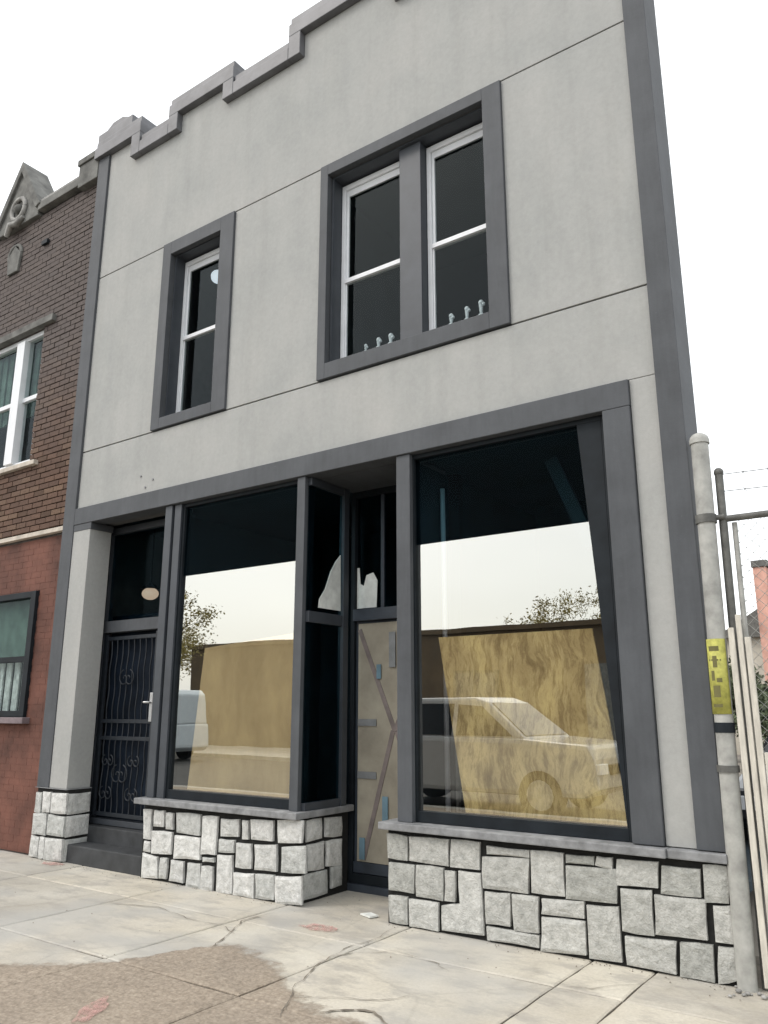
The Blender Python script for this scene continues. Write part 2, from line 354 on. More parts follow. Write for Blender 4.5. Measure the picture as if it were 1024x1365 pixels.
def boxo(name, mat, parent, x0, x1, y0, y1, z0, z1, bevel=0.004, **kw):
    return MB().box(x0, x1, y0, y1, z0, z1).build(name, mat, parent, bevel, **kw)

# ------------------------------------------------------------------ ground
MB().box(-400, 400, -400, 400, -0.5, -0.16).build('ground', 'ground', kind='structure')
MB().box(-400, 400, -15.2, -6.4, -0.155, -0.13).build('road', 'asphalt', kind='structure')
lot = MB().box(-1.2, 60, 0.75, 60, -0.12, -0.03).build('parking_lot', 'ground', kind='structure')
pv = MB().box(-60, 40, -6.2, 0.72, -0.15, -0.014).build('pavement', 'joint', kind='structure')
MB().box(-60, 40, -6.4, -6.2, -0.15, 0.0).build('kerb', 'kerb', kind='structure', bevel=0.01)
MB().box(-60, 40, -20, -15.4, -0.15, -0.01).build('far_pavement', 'kerb', kind='structure')
MB().box(-60, 40, -15.4, -15.2, -0.15, 0.0).build('far_kerb', 'kerb', kind='structure', bevel=0.01)
xs = [-13.6, -12.1, -10.6, -9.1, -7.55, -6.0, -4.72, -3.52, -2.14, -1.74, -0.45, 1.1, 2.6, 4.1]
ys = [-6.2, -4.7, -3.2, -1.78, -0.62, 0.70]
for i in range(len(xs)-1):
    for j in range(len(ys)-1):
        x0, x1, y0, y1 = xs[i]+.006, xs[i+1]-.006, ys[j]+.006, ys[j+1]-.006
        if ys[j] > -0.7 and xs[i] < -1.3 and not (xs[i] > -4.8 and xs[i+1] < -3.4): y1 = 0.03 if True else y1
        nseg = 6
        jit = lambda: random.uniform(-.004, .004)
        ring = []
        for k in range(nseg): ring.append((x0+(x1-x0)*k/nseg, y0+jit()))
        for k in range(nseg): ring.append((x1+jit(), y0+(y1-y0)*k/nseg))
        for k in range(nseg): ring.append((x1-(x1-x0)*k/nseg, y1+jit()))
        for k in range(nseg): ring.append((x0+jit(), y1-(y1-y0)*k/nseg))
        tz = [random.uniform(-.004, .0) for _ in range(4)]
        zz = lambda x, y: (tz[0]*(x1-x)*(y1-y)+tz[1]*(x-x0)*(y1-y)+tz[2]*(x-x0)*(y-y0)+tz[3]*(x1-x)*(y-y0))/((x1-x0)*(y1-y0))
        cx, cy = (x0+x1)/2, (y0+y1)/2
        inn = [(cx+(x-cx)*(1-.012/(x1-x0)*2), cy+(y-cy)*(1-.012/(y1-y0)*2)) for x, y in ring]
        n = len(ring)
        vs = [(x, y, -.013) for x, y in ring] + [(x, y, zz(x, y)-.006) for x, y in ring] + [(x, y, zz(x, y)) for x, y in inn] + [(cx, cy, zz(cx, cy))]
        fs = []
        for r in (0, 1):
            fs += [(r*n+k, r*n+(k+1) % n, (r+1)*n+(k+1) % n, (r+1)*n+k) for k in range(n)]
        fs += [(2*n+k, 2*n+(k+1) % n, 3*n) for k in range(n)]
        MB().add(vs, fs).build('slab', 'slab', pv)

def crack(pts, w0):
    q = []
    for i in range(len(pts)-1):
        for k in range(5):
            t = k/5; q.append((pts[i][0]+(pts[i+1][0]-pts[i][0])*t+random.uniform(-.012, .012), pts[i][1]+(pts[i+1][1]-pts[i][1])*t+random.uniform(-.012, .012)))
    q.append(pts[-1]); n = len(q); L = []; Rr = []
    for i, p in enumerate(q):
        a = q[max(0, i-1)]; b = q[min(n-1, i+1)]; d = Vector((b[0]-a[0], b[1]-a[1], 0)).normalized()
        ww = w0*random.choice((.12, .3, .5, .8))*min(1, .25+min(i, n-1-i)*.25)
        L.append((p[0]-d.y*ww, p[1]+d.x*ww, .004)); Rr.append((p[0]+d.y*ww, p[1]-d.x*ww, .004))
    vs = L+Rr; fs = [(i, n+i, n+i+1, i+1) for i in range(n-1)]
    MB().add(vs, fs).build('crack', 'crackm', pv)
for pts, wd in (([(-4.62, -.30), (-4.64, -.63), (-4.42, -1.02), (-4.32, -1.24)], .010), ([(-3.60, -.10), (-3.54, -.45), (-3.58, -.69), (-3.54, -.95), (-3.47, -1.21), (-3.34, -1.53), (-3.1, -1.9)], .009),
                ([(-3.54, -.95), (-3.46, -.79), (-3.27, -.6), (-2.93, -.65), (-2.76, -.76)], .007), ([(-3.25, -1.63), (-3.07, -1.52), (-2.82, -1.4), (-2.69, -1.19)], .006),
                ([(-2.98, -1.72), (-2.86, -1.60), (-2.76, -1.56), (-2.58, -1.66)], .016), ([(-6.1, -.9), (-5.5, -.72), (-5.03, -.82), (-4.64, -.81), (-4.43, -.92)], .006), ([(-1.74, -.30), (-1.95, -.55), (-2.10, -.60)], .005)):
    crack(pts, wd)
def blot(name, cx, cy, rx, ry, mat, z=0.006, nn=14, rot=0.0):
    vs = []
    for k in range(nn):
        t = 2*math.pi*k/nn; q = random.uniform(.65, 1.15)
        x, y = rx*q*math.cos(t), ry*q*math.sin(t)
        vs.append((cx+x*math.cos(rot)-y*math.sin(rot), cy+x*math.sin(rot)+y*math.cos(rot), z))
    b = MB().add(vs + [(x, y, z-.002) for x, y, _ in vs], [tuple(range(nn)), tuple(range(2*nn-1, nn-1, -1))] + [(k, nn+k, nn+(k+1) % nn, (k+1) % nn) for k in range(nn)])
    return b.build(name, mat)
props(blot('paint_mark', -4.03, -0.45, .20, .08, 'pink'), 'faded pink spray mark on the pavement in front of the recessed entrance', 'paint mark', 'pink spray marks on the pavement')
props(blot('paint_mark', -7.86, -0.13, .16, .07, 'pink'), 'pink spray mark at the foot of the small stone pier', 'paint mark', 'pink spray marks on the pavement')
props(blot('paint_mark', -3.98, -2.40, .06, .20, 'pink', rot=.6), 'narrow pink mark on the brown worn concrete, nearest the viewer', 'paint mark', 'pink spray marks on the pavement')
lit = MB().prism([(-4.02, 0.02), (-3.90, -0.02), (-3.87, 0.05), (-3.97, 0.09)], 0.004, 0.016, 'z').build('paper_scrap', 'paper_reflection')
props(lit, 'scrap of white litter lying on the pavement before the taped entrance door', 'litter')

gr = MB(); rg = random.Random(4)
for k in range(260):
    if k < 170: x = rg.uniform(-8.3, -1.3); y = -.075-abs(rg.gauss(0, .05))
    else: x = rg.choice(xs[3:-3])+rg.gauss(0, .02) if k % 2 else rg.uniform(-8, -1); y = rg.uniform(-2.4, -.1)
    if -4.7 < x < -3.7: y = rg.uniform(-.2, .6)
    q = rg.uniform(.002, .008); c = Vector((x, y, q*.5))
    gr.add([c+Vector((q, 0, 0)), c+Vector((-q*.6, q*.8, 0)), c+Vector((-q*.5, -q*.9, 0)), c+Vector((0, 0, q*.8))], [(0, 1, 3), (1, 2, 3), (2, 0, 3), (0, 2, 1)])
props(gr.build('grit', 'crackm', kind='stuff'), 'small grit and crumbs scattered along the wall foot and pavement joints', 'grit')
# ------------------------------------------------------------------ main building
B = thing('shop_building', (-4.83, 0, 0), 'two storey grey stucco shop with charcoal trim, stone base and stepped parapet', 'building')
XL, XR = -8.2, -1.43
g1, g2 = 6.868, 4.54
crn = [(-8.2, 8.69), (-7.68, 8.69), (-7.68, 8.38), (-6.79, 8.38), (-6.79, 8.62), (-6.01, 8.62), (-6.01, 8.39), (-4.82, 8.39), (-4.82, 8.68), (-3.63, 8.68), (-3.63, 8.39), (-2.7, 8.39), (-2.7, 8.62), (-1.9, 8.62), (-1.9, 8.69), (XR, 8.69)]
pan = dict(bevel=0.005)
MB().prism([(XL, g1+.007)] + [(XR, g1+.007)] + crn[::-1], -0.02, 0.016).build('stucco_panel', 'stucco', B, 0.004)
for a, b in ((XL, -6.93), (-5.76, -4.53), (-2.52, XR)): boxo('stucco_panel', 'stucco', B, a, b, -0.02, 0.016, g2+.007, g1-.007)
boxo('stucco_panel', 'stucco', B, XL, XR, -0.02, 0.016, 3.842, g2-.007)
boxo('stucco_panel', 'stucco', B, -1.618, XR, -0.02, 0.016, 0.722, 3.838)
# structural wall behind, with the window openings left out
wb = MB()
wb.box(-8.42, -1.28, 0.018, 0.30, 6.74, 8.38)
wb.box(-8.42, -1.28, 0.018, 0.30, 3.66, 4.70)
for a, b in ((-8.42, -6.79), (-5.955, -4.44), (-2.69, -1.28)): wb.box(a, b, 0.018, 0.30, 4.702, 6.738)
wb.box(-1.62, -1.28, 0.018, 0.30, 0.66, 3.658)
wb.build('front_wall', 'render_back', B)
pw = MB()
for i in range(0, len(crn)-1, 2):
    a, b = crn[i], crn[i+1]
    if i == 0: pw.box(-8.42, b[0], 0.02, 0.28, 8.382, b[1])
    elif b[1] > 8.45: pw.box(a[0], min(b[0], -1.3), 0.02, 0.28, 8.382, b[1]-.002)
pw.build('parapet_wall', 'render_back', B)
# side, rear walls, roof, floors (rear narrows: the lot line runs back at an angle)
def party(pts, t, z0, z1, name, mat, parent):
    (ax, ay), (bx, by) = pts; d = Vector((bx-ax, by-ay, 0)).normalized(); nn = Vector((-d.y, d.x, 0))*t
    MB().prism([(ax, ay), (bx, by), (bx+nn.x, by+nn.y), (ax+nn.x, ay+nn.y)], z0, z1, 'z').build(name, mat, parent)
party(((-1.285, 0.302), (-4.3, 9.8)), 0.2, 0.0, 8.1, 'side_wall', 'render_back', B)
boxo('side_wall', 'render_back', B, -8.42, -8.24, 0.302, 9.6, 0, 8.1, 0)
boxo('rear_wall', 'render_back', B, -8.42, -4.3, 9.802, 10.0, 0, 8.1, 0)
MB().prism([(-8.23, .31), (-1.6, .31), (-4.5, 9.6), (-8.23, 9.6)], 7.5, 7.7, 'z').build('roof', 'ceil', B)
MB().prism([(-8.23, .31), (-1.6, .31), (-4.5, 9.6), (-8.23, 9.6)], 4.0, 4.2, 'z').build('upper_floor', 'ceil', B)
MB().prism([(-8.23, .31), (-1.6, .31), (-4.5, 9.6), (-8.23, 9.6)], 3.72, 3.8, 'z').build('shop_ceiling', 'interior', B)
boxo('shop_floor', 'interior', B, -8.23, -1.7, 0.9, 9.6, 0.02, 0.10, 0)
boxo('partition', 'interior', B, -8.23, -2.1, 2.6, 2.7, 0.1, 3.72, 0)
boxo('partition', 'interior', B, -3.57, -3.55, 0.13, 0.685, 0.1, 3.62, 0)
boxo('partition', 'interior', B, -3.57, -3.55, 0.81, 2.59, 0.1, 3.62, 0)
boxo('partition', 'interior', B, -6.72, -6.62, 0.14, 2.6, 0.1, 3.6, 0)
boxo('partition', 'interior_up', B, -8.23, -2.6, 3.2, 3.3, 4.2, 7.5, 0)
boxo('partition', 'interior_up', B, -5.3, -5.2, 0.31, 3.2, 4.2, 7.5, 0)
# trim
def ring(x0, x1, z0, z1, ix0, ix1, iz0, iz1, y0, y1):
    return MB().box(x0, ix0, y0, y1, z0, z1).box(ix1, x1, y0, y1, z0, z1).box(ix0, ix1, y0, y1, iz1, z1).box(ix0, ix1, y0, y1, z0, iz0)
boxo('corner_trim', 'trim', B, -8.42, -8.202, -0.05, 0.016, 0.722, 8.69)
boxo('corner_trim', 'trim', B, -1.428, -1.26, -0.05, 0.3, 0.722, 8.95)
boxo('fascia', 'trim', B, -8.20, -1.62, -0.05, 0.14, 3.64, 3.838, 0.006)
boxo('door_surround', 'trim', B, -1.822, -1.622, -0.05, 0.14, 0.722, 3.638, 0.006, label='wide charcoal trim right of the large shop window')
# parapet coping following the steps
cp = [(-8.47, 8.69), (-7.66, 8.69), (-7.66, 8.38), (-6.81, 8.38), (-6.81, 8.62), (-5.99, 8.62), (-5.99, 8.39), (-4.84, 8.39), (-4.84, 8.68), (-3.61, 8.68), (-3.61, 8.39), (-2.72, 8.39), (-2.72, 8.62), (-1.88, 8.62), (-1.88, 8.69), (-1.22, 8.69)]
nseg = len(cp)//2
for i in range(nseg):
    (a, z), (b, _) = cp[2*i], cp[2*i+1]
    hi = z > 8.5
    x0, x1 = (a+.02-.17, b-.02+.17) if hi else (a-.02+.172, b+.02-.172)
    if i == 0: x0 = a
    if i == nseg-1: x1 = b; x0 = a+.02
    if i == nseg-2: x1 = b-.02
    m = MB().box(x0, x1, -0.10, 0.34, z+.002, z+.16).box(x0+.012, x1-.012, -0.08, 0.32, z+.16, z+.25)
    if hi:
        for e, lowz in ((0, cp[2*i-1][1] if i else None), (1, cp[2*i+2][1] if i < nseg-1 else None)):
            if lowz is None or lowz > z-.1: continue
            if e == 0: m.box(x0, a+.018, -.10, .34, lowz+.002, z+.0018)
            else: m.box(b-.018, x1, -.10, .34, lowz+.002, z+.0018)
    m.build('coping', 'coping', B, 0.008)
MB().box(-8.46, -7.74, -0.07, 0.32, 8.938, 9.08).prism([(-8.40, 9.082), (-7.78, 9.082), (-8.0, 9.19), (-8.2, 9.19)], -0.04, 0.28).build('parapet_cap', 'coping', B, 0.012)

def sash_window(x0, x1, z0, z1, zm, par, name='window'):
    y = 0.15
    f = ring(x0, x1, z0, z1, x0+.045, x1-.045, z0+.05, z1-.055, y, y+.06).build(name, 'vinyl', par, 0.004)
    MB().box(x0+.046, x1-.046, y-.005, y+.05, zm-.022, zm+.022).build('meeting_rail', 'vinyl', f, 0.003)
    ring(x0+.046, x1-.046, zm+.023, z1-.056, x0+.072, x1-.072, zm+.024, z1-.125, y+.022, y+.045).build('upper_sash', 'vinyl', f, 0.003)
    ring(x0+.046, x1-.046, z0+.051, zm-.023, x0+.062, x1-.062, z0+.085, zm-.024, y+.012, y+.035).build('lower_sash', 'vinyl', f, 0.003)
    MB().box(x0+.073, x1-.073, y+.03, y+.036, zm+.024, z1-.126).build('pane', 'glass_up', f)
    MB().box(x0+.063, x1-.063, y+.02, y+.026, z0+.086, zm-.024).build('pane', 'glass_up', f)
    return f
# large twin window
ring(-4.53, -2.52, g2+.007, g1-.006, -4.435, -2.70, 4.70, 6.742, -0.05, 0.017).build('window_trim', 'trim', B, 0.005, label='charcoal surround of the wide twin window')
ring(-4.434, -2.69, 4.70, 6.74, -4.41, -2.72, 4.702, 6.72, 0.02, 0.24).build('window_reveal', 'trim2', B, 0)
boxo('mullion', 'trim2', B, -3.64, -3.405, 0.05, 0.22, 4.703, 6.719)
sash_window(-4.405, -3.645, 4.705, 6.70, 5.62, B)
sash_window(-3.40, -2.725, 4.705, 6.70, 5.64, B)
# small window
ring(-6.93, -5.76, g2+.007, g1-.006, -6.79, -5.965, 4.67, 6.70, -0.05, 0.017).build('window_trim', 'trim', B, 0.005, label='charcoal surround of the narrow upper window')
ring(-6.788, -5.957, 4.671, 6.737, -6.765, -5.975, 4.673, 6.69, 0.02, 0.24).build('window_reveal', 'trim2', B, 0)
sash_window(-6.762, -5.98, 4.675, 6.67, 5.68, B)
# fixing marks on the stucco over the door
for x, z in ((-7.06, 4.05), (-6.97, 3.91), (-6.85, 3.98)):
    MB().tube([(x, -.021, z), (x, -.032, z)], 0.012, 8).build('wall_anchor', 'sill', B)

# ------------------------------------------------------------------ stone base
RIGHT= [[(-3.71, 0.623), (-3.539, 0.612), (-3.54, 0.458), (-3.702, 0.462)], [(-3.506, 0.615), (-3.182, 0.623), (-3.186, 0.456), (-3.507, 0.461)], [(-3.144, 0.627), (-2.926, 0.627), (-2.932, 0.458), (-3.155, 0.453)], [(-2.854, 0.61), (-2.545, 0.609), (-2.547, 0.574), (-2.855, 0.568)], [(-2.893, 0.534), (-2.548, 0.556), (-2.565, 0.348), (-2.892, 0.344)], [(-2.518, 0.611), (-2.3, 0.614), (-2.302, 0.363), (-2.524, 0.358)], [(-3.693, 0.417), (-3.478, 0.42), (-3.488, 0.238), (-3.694, 0.238)], [(-3.449, 0.423), (-3.228, 0.427), (-3.237, 0.219), (-3.448, 0.224)], [(-3.202, 0.412), (-3.131, 0.413), (-3.138, 0.225), (-3.206, 0.223)], [(-3.095, 0.429), (-2.918, 0.43), (-2.903, 0.034), (-3.241, 0.021), (-3.238, 0.183), (-3.086, 0.212)], [(-2.879, 0.31), (-2.702, 0.32), (-2.71, 0.125), (-2.878, 0.118)], [(-2.672, 0.318), (-2.492, 0.323), (-2.499, 0.115), (-2.663, 0.109)], [(-3.694, 0.188), (-3.542, 0.194), (-3.544, 0.021), (-3.686, 0.02)], [(-3.513, 0.185), (-3.276, 0.19), (-3.279, 0.015), (-3.511, 0.013)], [(-2.872, 0.09), (-2.498, 0.088), (-2.501, 0.027), (-2.868, 0.017)], [(-2.453, 0.316), (-2.172, 0.335), (-2.177, 0.247), (-2.457, 0.237)], [(-2.459, 0.204), (-2.173, 0.217), (-2.176, 0.034), (-2.476, 0.009)], [(-2.266, 0.608), (-2.089, 0.614), (-2.092, 0.575), (-2.268, 0.57)], [(-2.052, 0.617), (-1.967, 0.62), (-1.971, 0.565), (-2.067, 0.577)], [(-2.27, 0.54), (-1.948, 0.552), (-1.956, 0.363), (-2.281, 0.35)], [(-1.92, 0.614), (-1.676, 0.622), (-1.688, 0.485), (-1.93, 0.473)], [(-1.639, 0.605), (-1.426, 0.607), (-1.434, 0.464), (-1.656, 0.457)], [(-1.392, 0.636), (-1.272, 0.638), (-1.28, 0.448), (-1.4, 0.438)], [(-1.909, 0.443), (-1.729, 0.454), (-1.732, 0.211), (-1.914, 0.211)], [(-1.698, 0.432), (-1.41, 0.441), (-1.419, 0.232), (-1.709, 0.219)], [(-1.355, 0.413), (-1.268, 0.425), (-1.271, 0.234), (-1.358, 0.231)], [(-2.139, 0.318), (-1.946, 0.332), (-1.945, 0.03), (-2.141, 0.02)], [(-1.9, 0.171), (-1.603, 0.185), (-1.617, 0.018), (-1.899, 0.022)], [(-1.565, 0.185), (-1.392, 0.197), (-1.399, 0.012), (-1.581, 0.01)], [(-1.346, 0.194), (-1.27, 0.201), (-1.276, 0.042), (-1.364, 0.008)]]
MID= [[(-6.582, 0.606), (-6.48, 0.608), (-6.465, 0.353), (-6.554, 0.356)], [(-6.428, 0.607), (-6.298, 0.611), (-6.296, 0.479), (-6.422, 0.474)], [(-6.261, 0.594), (-6.168, 0.595), (-6.163, 0.465), (-6.24, 0.464)], [(-6.107, 0.604), (-5.802, 0.611), (-5.796, 0.443), (-6.093, 0.447)], [(-5.75, 0.601), (-5.576, 0.609), (-5.585, 0.301), (-5.754, 0.29)], [(-5.516, 0.595), (-5.311, 0.605), (-5.31, 0.475), (-5.507, 0.463)], [(-6.542, 0.322), (-6.469, 0.319), (-6.469, 0.241), (-6.541, 0.244)], [(-6.44, 0.419), (-6.167, 0.427), (-6.173, 0.25), (-6.428, 0.235)], [(-6.112, 0.407), (-5.786, 0.412), (-5.779, 0.241), (-6.116, 0.218)], [(-5.525, 0.425), (-5.354, 0.431), (-5.355, 0.341), (-5.525, 0.33)], [(-5.312, 0.412), (-5.151, 0.417), (-5.144, 0.234), (-5.308, 0.23)], [(-6.554, 0.214), (-6.353, 0.195), (-6.335, 0.025), (-6.547, 0.011)], [(-6.298, 0.195), (-6.214, 0.199), (-6.22, 0.033), (-6.297, 0.029)], [(-6.144, 0.191), (-5.994, 0.192), (-5.979, 0.027), (-6.151, 0.027)], [(-5.913, 0.191), (-5.768, 0.197), (-5.752, -0.001), (-5.925, -0.003)], [(-5.731, 0.182), (-5.612, 0.186), (-5.605, -0.002), (-5.731, -0.003)], [(-5.723, 0.256), (-5.597, 0.264), (-5.595, 0.24), (-5.721, 0.231)], [(-5.543, 0.292), (-5.373, 0.304), (-5.36, 0.01), (-5.536, 0.002)], [(-5.331, 0.171), (-5.105, 0.186), (-5.099, 0.007), (-5.327, 0.005)], [(-5.254, 0.602), (-5.197, 0.602), (-5.189, 0.464), (-5.245, 0.46)], [(-5.149, 0.615), (-4.902, 0.624), (-4.902, 0.475), (-5.14, 0.469)], [(-4.835, 0.633), (-4.575, 0.648), (-4.583, 0.489), (-4.821, 0.468)], [(-5.096, 0.416), (-4.86, 0.437), (-4.851, 0.242), (-5.086, 0.231)], [(-4.78, 0.426), (-4.531, 0.458), (-4.531, 0.263), (-4.779, 0.245)], [(-5.07, 0.187), (-4.876, 0.199), (-4.868, 0.025), (-5.061, 0.015)], [(-4.849, 0.193), (-4.574, 0.223), (-4.567, 0.023), (-4.834, -0.006)]]
SIDE= [[(0.077, 0.631), (0.262, 0.631), (0.267, 0.484), (0.083, 0.474)], [(0.326, 0.629), (0.539, 0.617), (0.542, 0.47), (0.33, 0.486)], [(0.099, 0.44), (0.299, 0.443), (0.305, 0.237), (0.106, 0.248)], [(0.347, 0.437), (0.543, 0.432), (0.547, 0.23), (0.352, 0.248)], [(0.048, 0.212), (0.345, 0.208), (0.35, 0.036), (0.054, 0.033)], [(0.417, 0.22), (0.548, 0.22), (0.551, 0.068), (0.421, 0.061)]]

def stone_mesh(poly, front, fr, centre=None, thick=0.024):
    # poly in wall plane coordinates (u, v); front(u, v, d) -> world, d = how far proud
    g0 = centre or (sum(p[0] for p in poly)/len(poly), sum(p[1] for p in poly)/len(poly))
    poly = [(p[0]+.008*(1 if p[0] > g0[0] else -1), p[1]+.007*(1 if p[1] > g0[1] else -1)) for p in poly] if len(poly) == 4 else poly
    P = []
    for i, a in enumerate(poly):
        b = poly[(i+1) % len(poly)]
        P.append(a); L = math.hypot(a[0]-b[0], a[1]-b[1])
        if L > .09:
            j = .006
            P.append(((a[0]+b[0])/2+random.uniform(-j, j), (a[1]+b[1])/2+random.uniform(-j, j)))
    c = centre or (sum(p[0] for p in poly)/len(poly), sum(p[1] for p in poly)/len(poly))
    n = len(P); sz = min(max(p[0] for p in P)-min(p[0] for p in P), max(p[1] for p in P)-min(p[1] for p in P))
    k = 1 - min(.35, .026/sz*2); k2 = k*.55
    vs = [front(p[0], p[1], 0) for p in P]
    vs += [front(p[0], p[1], thick+random.uniform(-.004, .004)) for p in P]
    vs += [front(c[0]+(p[0]-c[0])*k, c[1]+(p[1]-c[1])*k, thick+fr+random.uniform(-.003, .003)) for p in P]
    vs += [front(c[0]+(p[0]-c[0])*k2, c[1]+(p[1]-c[1])*k2, thick+fr+random.uniform(-.0035, .0035)) for p in P]
    vs += [front(c[0], c[1], thick+fr+random.uniform(-.003, .003))]
    vs = [Vector(v) for v in vs]
    fs = []
    for r in range(3): fs += [(r*n+i, r*n+(i+1) % n, (r+1)*n+(i+1) % n, (r+1)*n+i) for i in range(n)]
    fs += [(3*n+i, 3*n+(i+1) % n, 4*n) for i in range(n)]
    return MB().add(vs, fs)
yf = -0.03
base_r = MB().box(-3.72, -1.262, yf, 0.30, -0.01, 0.66).build('stone_base', 'mortar', B, label='stone faced base under the right shop window')
for p in RIGHT:
    c = (-3.0, .13) if len(p) == 6 else None
    stone_mesh(p, lambda u, v, d: (u, yf-d, v), .006, c).build('stone', 'stoneB', base_r)
for z0, z1 in ((.02, .19), (.24, .43), (.47, .64)):   # return of the wall facing the fence
    stone_mesh([(.0, z0), (.26, z0), (.26, z1), (.0, z1)], lambda u, v, d: (-1.262+d*.4, u, v), .006).build('stone', 'stoneB', base_r)
base_m = MB().box(-6.60, -4.645, yf, 0.66, -0.01, 0.66).build('stone_base', 'mortar', B, label='stone faced base under the left shop window')
for p in MID: stone_mesh(p, lambda u, v, d: (u, yf-d, v), .008).build('stone', 'stoneA', base_m)
for p in SIDE: stone_mesh(p, lambda u, v, d: (-4.645+d*.8, u, v), .010).build('stone', 'stoneA', base_m)
pier = MB().box(-8.42, -7.86, yf, 0.24, -0.01, 0.715).build('stone_base', 'mortar', B, label='stone faced foot of the pier left of the gated door')
for z0, z1, cols in ((.475, .67, ((-8.41, -8.315), (-8.27, -8.15), (-8.11, -7.86))), (.25, .445, ((-8.41, -8.19), (-8.14, -7.86))), (.015, .215, ((-8.42, -8.29), (-8.255, -8.18), (-8.145, -7.86)))):
    for a, b in cols:
        j = lambda: random.uniform(-.01, .01)
        stone_mesh([(a+j(), z0+j()), (b, z0+j()), (b, z1+j()), (a+j(), z1+j())], lambda u, v, d: (u, yf-d, v), .008).build('stone', 'stoneA', pier)
    stone_mesh([(-.02, z0), (.23, z0+.01), (.23, z1), (-.02, z1)], lambda u, v, d: (-7.86+d*.7, u, v), .010).build('stone', 'stoneA', pier)
boxo('sill', 'sill', B, -3.76, -1.60, -0.115, 0.16, 0.662, 0.716, 0.008)
boxo('sill', 'sill', B, -1.598, -1.25, -0.09, 0.16, 0.662, 0.716, 0.008, label='short grey ledge under the stucco strip')
MB().prism([(-6.67, -.115), (-4.585, -.115), (-4.585, .67), (-4.74, .67), (-4.74, .16), (-6.67, .16)], 0.662, 0.716, 'z').build('sill', 'sill', B, 0.008)
boxo('pier_cap', 'sill', B, -8.43, -7.85, -0.06, 0.25, 0.716, 0.7215, 0)
MB().box(-8.20, -7.885, -0.04, 0.25, 0.7225, 3.638).build('pier_column', 'stucco', B, 0.006, label='narrow light stucco pier left of the gated door')
boxo('capital', 'trim', B, -8.199, -7.87, -0.045, 0.26, 3.56, 3.636, 0.004)

# ------------------------------------------------------------------ storefront frames
def pane(name, mat, par, x0, x1, z0, z1, y, **kw): return MB().box(x0, x1, y, y+.008, z0, z1).build(name, mat, par, **kw)
# left bay
lb = ring(-6.60, -4.66, 0.718, 3.636, -6.34, -4.75, 0.80, 3.60, 0.02, 0.12).build('shop_window', 'dark', B, 0.004, label='left shop window with a tan board behind the glass')
boxo('mullion', 'trim2', lb, -6.605, -6.50, -0.02, 0.018, 0.718, 3.636, 0.004)
boxo('mullion', 'trim2', lb, -6.47, -6.37, -0.008, 0.018, 0.718, 3.636, 0.004)
boxo('mullion', 'trim', lb, -4.745, -4.65, -0.03, 0.018, 0.718, 3.636, 0.004)
pane('glazing', 'glass_shop', lb, -6.338, -4.752, 0.802, 2.872, 0.05)
pane('upper_glazing', 'glass_dim', lb, -6.338, -4.752, 2.876, 3.598, 0.05)  # pane split here; end of the sky reflection put into dimmer glass
# right bay
rb = ring(-3.64, -1.824, 0.718, 3.636, -3.49, -1.86, 0.80, 3.60, 0.02, 0.12).build('shop_window', 'dark', B, 0.004, label='right shop window with grained plywood behind the glass')
boxo('mullion', 'trim', rb, -3.635, -3.50, -0.03, 0.018, 0.718, 3.636, 0.004)
MB().prism([(-1.862, 0.801), (-1.87, 0.801), (-2.045, 3.599), (-1.862, 3.599)], 0.022, 0.046).build('reflection_blocker', 'dark', rb)  # dark wedge added before the glass to cut off the sky reflection
pane('glazing', 'glass_shop', rb, -3.488, -1.865, 0.802, 2.862, 0.05)
pane('upper_glazing', 'glass_dim', rb, -3.488, -1.865, 2.866, 3.598, 0.05)  # dim glass stands in for the part without reflected sky
# bay side glass beside the recessed entrance
sb = MB().box(-4.66, -4.60, 0.50, 0.575, 0.718, 3.636).box(-4.658, -4.61, 0.02, 0.498, 0.718, 0.78).box(-4.658, -4.61, 0.02, 0.498, 3.56, 3.634).box(-4.655, -4.612, 0.02, 0.498, 2.30, 2.40).build('side_window', 'trim2', B, 0.003, label='narrow side glass of the left bay facing the entrance')
MB().box(-4.64, -4.632, 0.02, 0.498, 0.782, 2.298).build('glazing', 'glass_dim', sb)
MB().box(-4.64, -4.632, 0.02, 0.498, 2.402, 3.558).build('glazing', 'glass_dim', sb)
# soffit of the entrance
boxo('soffit', 'trim', B, -4.66, -3.62, 0.142, 0.76, 3.64, 3.70, 0)
# recessed entrance door
ed = ring(-4.66, -3.45, 0.06, 3.636, -4.615, -3.60, 0.14, 3.58, 0.69, 0.78).build('entrance_door', 'dark', B, 0.003, label='recessed shop door covered in tan card and tape')
boxo('transom_bar', 'slate', ed, -4.614, -3.60, 0.66, 0.78, 2.36, 2.47)
boxo('door_leaf', 'slate', ed, -4.614, -3.61, 0.72, 0.77, 0.142, 2.358)
boxo('threshold', 'slate', ed, -4.70, -3.45, 0.66, 0.80, -0.005, 0.058)
boxo('kick_plate', 'slate', ed, -4.612, -3.62, 0.70, 0.718, 0.145, 0.235)
MB().box(-4.612, -3.60, 0.735, 0.743, 2.472, 3.578).build('upper_glazing', 'glass_dim', ed)
boxo('transom_mullion', 'slate', ed, -4.33, -4.29, 0.72, 0.76, 2.471, 3.579)
boxo('cardboard_cover', 'card', ed, -4.575, -3.64, 0.706, 0.7185, 0.24, 2.335, 0)
def strip(x0, z0, x1, z1, wd, mat, par, name, y=0.704, th=0.004):
    d = Vector((x1-x0, 0, z1-z0)).normalized(); p = Vector((-d.z, 0, d.x))*wd/2
    q = [(x0+p.x, z0+p.z), (x1+p.x, z1+p.z), (x1-p.x, z1-p.z), (x0-p.x, z0-p.z)]
    return MB().prism(q, y-th, y).build(name, mat, par)
strip(-4.56, 2.28, -4.16, 1.36, .045, 'strip', ed, 'brown_strip')
strip(-4.18, 1.36, -4.50, 0.26, .045, 'strip', ed, 'brown_strip')
